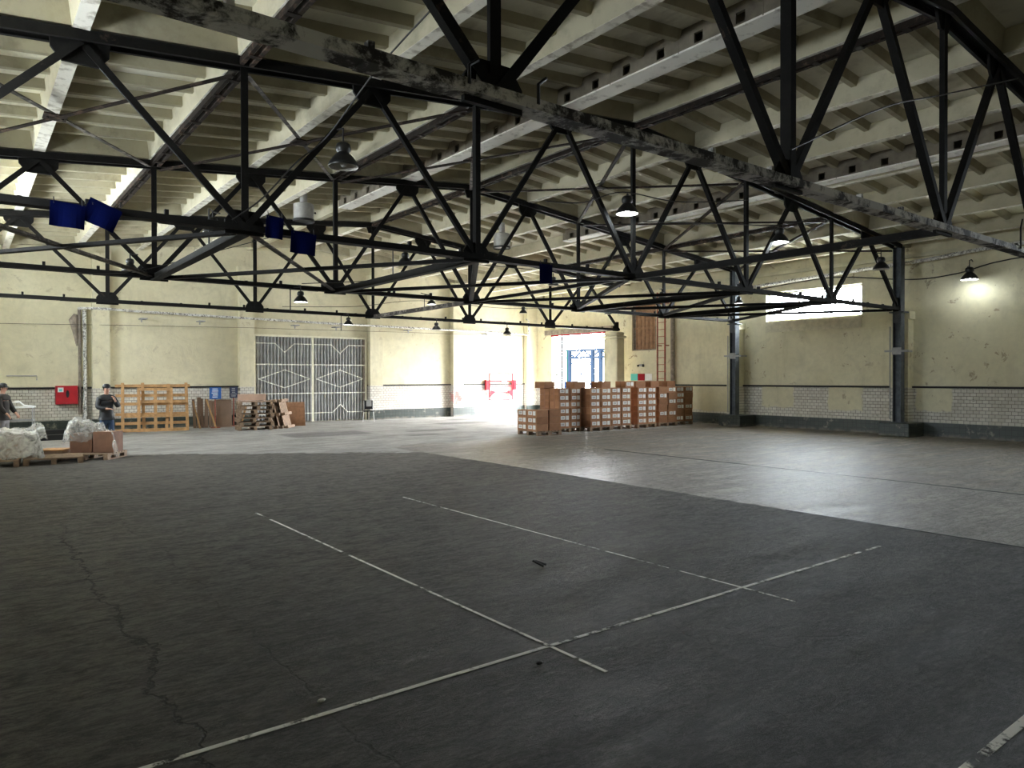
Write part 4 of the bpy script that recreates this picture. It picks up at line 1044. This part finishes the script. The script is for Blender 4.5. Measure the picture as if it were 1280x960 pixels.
# left big wrapped load
put(pb, (.45, 18.75, 0), R(-5), 'long pallet under the big grey film bundle at the left edge', 'pallets at the left side')
lc = make_carton(.7, .5, .46, False, M_CARDP); lc.location = (.72, 18.62, .146); lc['label'] = 'pale carton showing through the film bundle at the left edge'; lc['group'] = 'large cartons on the left pallets'
film('plastic_sheet', 'big bundle of translucent film over a pale carton, left edge', .85, 18.8, .50, .40, .66, .18, 9.1, [(-.2, 0, .12, .6)], skirt=1.2, mat=mat_film('cloudy plastic film', .25))
film('plastic_sheet', 'blue-white film flap behind the left bundle', 1.15, 19.35, .36, .2, .72, .5, 5.5, [(.5, 0, .08, .5)], skirt=1.0, n=20)
put(pb, (1.62, 18.75, 0), R(-5), 'half-hidden empty pallet right of the left film bundle', 'pallets at the left side')

# floor beams
for (x0, x1, y, z, lab) in ((1.7, 3.3, 25.6, .16, 'nearer black steel channel lying on the floor at left'), (1.6, 3.5, 27.8, .18, 'farther black steel channel lying near the tiled wall')):
    b = MB(); b.extrude([(-.12, 0), (.12, 0), (.12, z), (.10, z), (.10, .02), (-.10, .02), (-.10, z), (-.12, z)], (x0, y, 0), (x1, y, 0)); b.box(x0, x1, y - .1, y + .1, z - .02, z)
    tag(b.build('steel_channel', M_BLACK), lab, 'steel channel', 'black steel channels on the floor')
# trolley
t = thing('wire_trolley', 'pale metal trolley with tray beside the left edge person', 'trolley', (1.35, 25.4, 0), R(-10))
for sx in (-1, 1):
    for sy in (-1, 1):
        b = MB(); b.tube([(sx * .34, sy * .2, .08), (sx * .34, sy * .2, 1.0)], .014, 6); b.build('leg', M_GREY, t)
        b = MB(); b.lathe([(.0, -.015), (.04, -.015), (.04, .015), (0, .015)], n=12); o = b.build('wheel', M_BLACK, t); o.rotation_euler = (PI / 2, 0, 0); o.location = (sx * .34, sy * .2, .04)
for z, m in ((.22, M_GREY), (.62, M_GREY), (1.0, M_WHITE)):
    b = MB(); b.box(-.36, .36, -.22, .22, z, z + .025); b.box(-.36, .36, -.225, -.21, z, z + .06); b.build('tray', m, t)
b = MB(); b.tube([(-.34, 0, 1.0), (-.3, 0, 1.15), (.0, 0, 1.18), (.12, 0, 1.06), (.4, 0, 1.03)], .03, 8); b.build('handle', M_WHITE, t)
# debris on the floor
b = MB(); b.tube([(5.05 + .0, 5.9, .01), (4.98, 5.98, .06), (5.02, 6.0, .05), (5.1, 5.92, .015)], .012, 6)
b.v = [(x - .55, y - .55, z) for x, y, z in b.v]
tag(b.build('bent_strap', M_BLACK), 'small bent black strap lying on the asphalt', 'debris')
for i, (x, y, lab) in enumerate(((1.62, 3.9, 'tiny pale scrap on the asphalt near the long line'), (2.95, 3.55, 'tiny dark chip beside the line crossing'))):
    b = MB(); b.ball((x, y, .01), .02, 6, (1.4, .8, .5)); tag(b.build('floor_scrap', M_LABEL if i == 0 else M_BLACK), lab, 'debris')

# ------------------------------------------------------------------ people
def skin_mesh(name, P, E, mat, parent, sub=2, root=0):
    me = bpy.data.meshes.new(name); me.from_pydata([p[0] for p in P], E, []); me.materials.append(mat)
    o = bpy.data.objects.new(name, me); COL.objects.link(o); o.parent = parent
    m = o.modifiers.new('skin', 'SKIN'); m.use_smooth_shade = True
    sv = me.skin_vertices[0].data
    for i, p in enumerate(P):
        r = p[1]; sv[i].radius = r if isinstance(r, tuple) else (r, r); sv[i].use_root = (i == root)
    s = o.modifiers.new('sub', 'SUBSURF'); s.levels = sub; s.render_levels = sub
    return o
def person(loc, rz, lab, H, coat, trou, armL, armR, cap=True, pale=False):
    s = H / 1.75
    t = thing('person', lab, 'person', loc, rz)
    V3 = lambda *a: tuple(q * s for q in a)
    sh = [(0, 0, .95)]
    # armL/armR : elbow, wrist, and hand direction (figure faces -Y, its left is +X)
    P = [(V3(0, 0, .96), (.135 * s, .10 * s)), (V3(0, 0, 1.12), (.13 * s, .095 * s)), (V3(0, -.005, 1.30), (.15 * s, .105 * s)), (V3(0, 0, 1.43), (.12 * s, .085 * s)),
         (V3(0, .005, 1.50), .055 * s), (V3(0, -.01, 1.56), .058 * s), (V3(0, -.015, 1.63), (.074 * s, .088 * s)), (V3(0, -.01, 1.69), (.072 * s, .085 * s)), (V3(0, 0, 1.74), (.045 * s, .05 * s))]
    E = [(i, i + 1) for i in range(8)]
    for sx, arm in ((1, armL), (-1, armR)):
        k = len(P); el, wr, hd = [Vector(a) for a in arm]
        P += [(V3(sx * .165, .0, 1.38), .062 * s), (tuple(el * s), .046 * s), (tuple(((el + wr) / 2) * s), .042 * s), (tuple(wr * s), .028 * s)]
        E += [(3, k), (k, k + 1), (k + 1, k + 2), (k + 2, k + 3)]
        d = (hd - wr).normalized(); side = d.cross(Vector((0, 0, 1)));
        side = side.normalized() if side.length > .1 else Vector((1, 0, 0)); nrm = side.cross(d).normalized()
        c = wr + d * .05; kp = len(P); P.append((tuple(c * s), (.036 * s, .018 * s))); E.append((k + 3, kp))
        for fi, (off, ln) in enumerate(((-.030, .062), (-.010, .074), (.010, .07), (.030, .055))):
            a = c + d * .035 + side * off; m_ = a + d * ln * .5 - nrm * .012; e = a + d * ln * .85 - nrm * .04
            q = len(P); P += [(tuple(a * s), .0105 * s), (tuple(m_ * s), .0095 * s), (tuple(e * s), .008 * s)]; E += [(kp, q), (q, q + 1), (q + 1, q + 2)]
        a = c + side * (-sx * .03) + d * .0; q = len(P)
        P += [(tuple((a) * s), .013 * s), (tuple((a + side * (-sx * .02) + d * .035 - nrm * .01) * s), .011 * s), (tuple((a + side * (-sx * .018) + d * .06 - nrm * .015) * s), .009 * s)]
        E += [(kp, q), (q, q + 1), (q + 1, q + 2)]
    for sx in (1, -1):
        k = len(P); P += [(V3(sx * .095, 0, .88), (.085 * s, .085 * s)), (V3(sx * .11, -.015, .50), .056 * s), (V3(sx * .115, .01, .32), .05 * s), (V3(sx * .12, .02, .09), .036 * s), (V3(sx * .135, -.10, .045), (.038 * s, .03 * s))]
        E += [(0, k), (k, k + 1), (k + 1, k + 2), (k + 2, k + 3), (k + 3, k + 4)]
    skin_mesh('body', P, E, M_SKIN, t)
    # face
    b = MB(); b.ball(V3(0, -.105, 1.625), .014 * s, 8, (.8, 1.2, 1.5)); b.build('nose', M_SKIN, t, True)
    for sx in (-1, 1):
        b = MB(); b.ball(V3(sx * .03, -.094, 1.655), .009 * s, 8); b.build('eye', M_WHITE, t, True)
        b = MB(); b.ball(V3(sx * .078, -.01, 1.635), .02 * s, 8, (.4, .8, 1.4)); b.build('ear', M_SKIN, t, True)
    b = MB(); b.ball(V3(0, -.096, 1.583), .02 * s, 8, (1.1, .35, .3)); b.build('mouth', plain('lips', (.35, .12, .10), .5), t, True)
    b = MB(); b.ball(V3(0, .015, 1.655), .092 * s, 14, (.9, .95, .95))
    b.v = [v for v in b.v]; b.build('hair', M_HAIR, t, True)
    if cap:
        b = MB(); b.lathe([(.001, .085), (.05, .078), (.085, .05), (.097, .01), (.098, -.02)], V3(0, -.005, 1.695), 18)
        b.ball(V3(0, -.10, 1.675), .06 * s, 10, (1, .8, .18)); b.build('cap', M_BLACK, t, True)
    # jacket
    P = [(V3(0, 0, .82), (.185 * s, .15 * s)), (V3(0, 0, .98), (.18 * s, .145 * s)), (V3(0, -.005, 1.16), (.172 * s, .14 * s)), (V3(0, -.005, 1.33), (.18 * s, .14 * s)), (V3(0, 0, 1.43), (.115 * s, .10 * s)), (V3(0, .005, 1.52), (.085 * s, .085 * s))]
    E = [(i, i + 1) for i in range(5)]
    for sx, arm in ((1, armL), (-1, armR)):
        el, wr, hd = [Vector(a) for a in arm]; k = len(P)
        P += [(V3(sx * .175, 0, 1.375), .082 * s), (tuple(el * s), .072 * s), (tuple(((el + wr) / 2) * s), .064 * s), (tuple((wr - (wr - el) * .06) * s), .052 * s)]
        E += [(4, k), (k, k + 1), (k + 1, k + 2), (k + 2, k + 3)]
    skin_mesh('jacket', P, E, coat, t, root=1)
    P = [(V3(0, 0, .93), (.155 * s, .12 * s)), (V3(0, 0, .87), (.15 * s, .12 * s))]; E = [(0, 1)]
    for sx in (1, -1):
        k = len(P); P += [(V3(sx * .095, 0, .78), .098 * s), (V3(sx * .11, -.015, .50), .075 * s), (V3(sx * .115, .0, .30), .068 * s), (V3(sx * .12, .01, .09), .062 * s)]
        E += [(1, k), (k, k + 1), (k + 1, k + 2), (k + 2, k + 3)]
    skin_mesh('trousers', P, E, trou, t)
    for sx in (1, -1):
        P = [(V3(sx * .12, .045, .05), .045 * s), (V3(sx * .125, -.03, .045), .047 * s), (V3(sx * .14, -.14, .035), (.045 * s, .033 * s))]
        skin_mesh('shoe', P, [(0, 1), (1, 2)], M_SHOE, t)
    return t
# facing slightly to the photo's right of the camera
person((2.97, 21.0, 0), R(8), 'person in black padded jacket, jeans and dark cap, hands held before the chest', 1.69, M_JACKET, M_JEANS,
       ((.26, -.12, 1.17), (.13, -.27, 1.34), (.09, -.28, 1.43)), ((-.25, -.10, 1.16), (-.06, -.27, 1.12), (.02, -.28, 1.12)))
person((.84, 22.3, 0), R(60), 'person in dark coat and grey trousers cut off by the left edge', 1.72, M_BROWNJ, M_TROU,
       ((.25, -.06, 1.16), (.22, -.2, .98), (.2, -.26, .92)), ((-.25, -.06, 1.16), (-.2, -.2, .98), (-.18, -.26, .92)), cap=True)

# ------------------------------------------------------------------ yard outside the doorway
t = thing('yard_gantry', 'hazy blue steel gantry standing in the yard outside', 'gantry', (44, 44, 0))
zt = 4.3
for (x, y) in ((0, -5), (0, .6), (0, 1.6), (0, 4.6), (5, -5), (5, 4.6)):
    b = MB(); b.bar((x, y, 0), (x, y, zt), .3, .3); b.build('post', M_EXT, t)
b = MB()
for x in (0, 5):
    b.bar((x, -6, zt), (x, 5, zt), .2, .2); b.bar((x, -6, zt - .65), (x, 5, zt - .65), .2, .2)
    for i in range(10): b.bar((x, -6 + i * 1.1, zt - .65 * (i % 2)), (x, -4.9 + i * 1.1, zt - .65 * ((i + 1) % 2)), .12, .12)
b.build('lattice_girder', M_EXT, t)
b = MB(); b.bar((0, 1.6, 1.0), (0, 4.6, 3.4), .08, .08); b.bar((0, 4.6, 1.0), (0, 1.6, 3.4), .08, .08); b.build('cross_bars', M_EXT, t)
b = MB(); b.tube([(30, 33.36, 0), (30, 33.36, 4.2)], .05, 10); tag(b.build('yard_pole', M_POLE), 'thin teal pole standing just outside the doorway', 'pole')
b = MB(); b.lathe([(.0, 0), (.6, 0), (.65, .2), (.65, 1.4), (.6, 1.6), (0, 1.65)], (33, 36.4, 0), 20)
tag(b.build('blue_barrel', M_BARREL, smooth=True), 'blue barrel in the yard seen above the cartons', 'barrel')

# ------------------------------------------------------------------ daylight
w = bpy.data.worlds.new('world'); SC.world = w; w.use_nodes = True; nt = w.node_tree; nt.nodes.clear()
o = nt.nodes.new('ShaderNodeOutputWorld'); bg = nt.nodes.new('ShaderNodeBackground'); bg.inputs[0].default_value = (.93, .96, 1, 1); bg.inputs[1].default_value = 42
nt.links.new(bg.outputs[0], o.inputs[0])
def portal(loc, rot, sx, sy):
    l = bpy.data.lights.new('daylight portal', 'AREA'); l.shape = 'RECTANGLE'; l.size = sx; l.size_y = sy; l.cycles.is_portal = True
    o = bpy.data.objects.new('daylight portal', l); COL.objects.link(o); o.location = loc; o.rotation_euler = rot
for a0, a1, z0, z1 in (DOOR, W1, W4_ADDED): portal((XW + .38, (a0 + a1) / 2, (z0 + z1) / 2), (0, PI / 2, 0), z1 - z0, a1 - a0)
for a0, a1, z0, z1 in LW_ADDED: portal((XL - .38, (a0 + a1) / 2, (z0 + z1) / 2), (0, -PI / 2, 0), z1 - z0, a1 - a0)  # portals of the added left windows

# ------------------------------------------------------------------ camera
cd = bpy.data.cameras.new('camera'); cam = bpy.data.objects.new('camera', cd); COL.objects.link(cam)
cd.sensor_width = 36; cd.lens = 896 / 1280 * 36; cd.clip_start = .05; cd.clip_end = 300
cam.matrix_world = Matrix.Translation((0, 0, 1.85)) @ Matrix.Rotation(-.6555, 4, 'Z') @ Matrix.Rotation(PI / 2 - .0086, 4, 'X') @ Matrix.Rotation(-.0022, 4, 'Z')
SC.camera = cam
SC.view_settings.view_transform = 'Standard'; SC.view_settings.look = 'None'; SC.view_settings.gamma = 1
SC.view_settings.use_curve_mapping = False; SC.view_settings.exposure = 1.35
SC.cycles.use_denoising = True; SC.cycles.max_bounces = 10; SC.cycles.diffuse_bounces = 6; SC.cycles.transparent_max_bounces = 12
SC.cycles.sample_clamp_indirect = 20
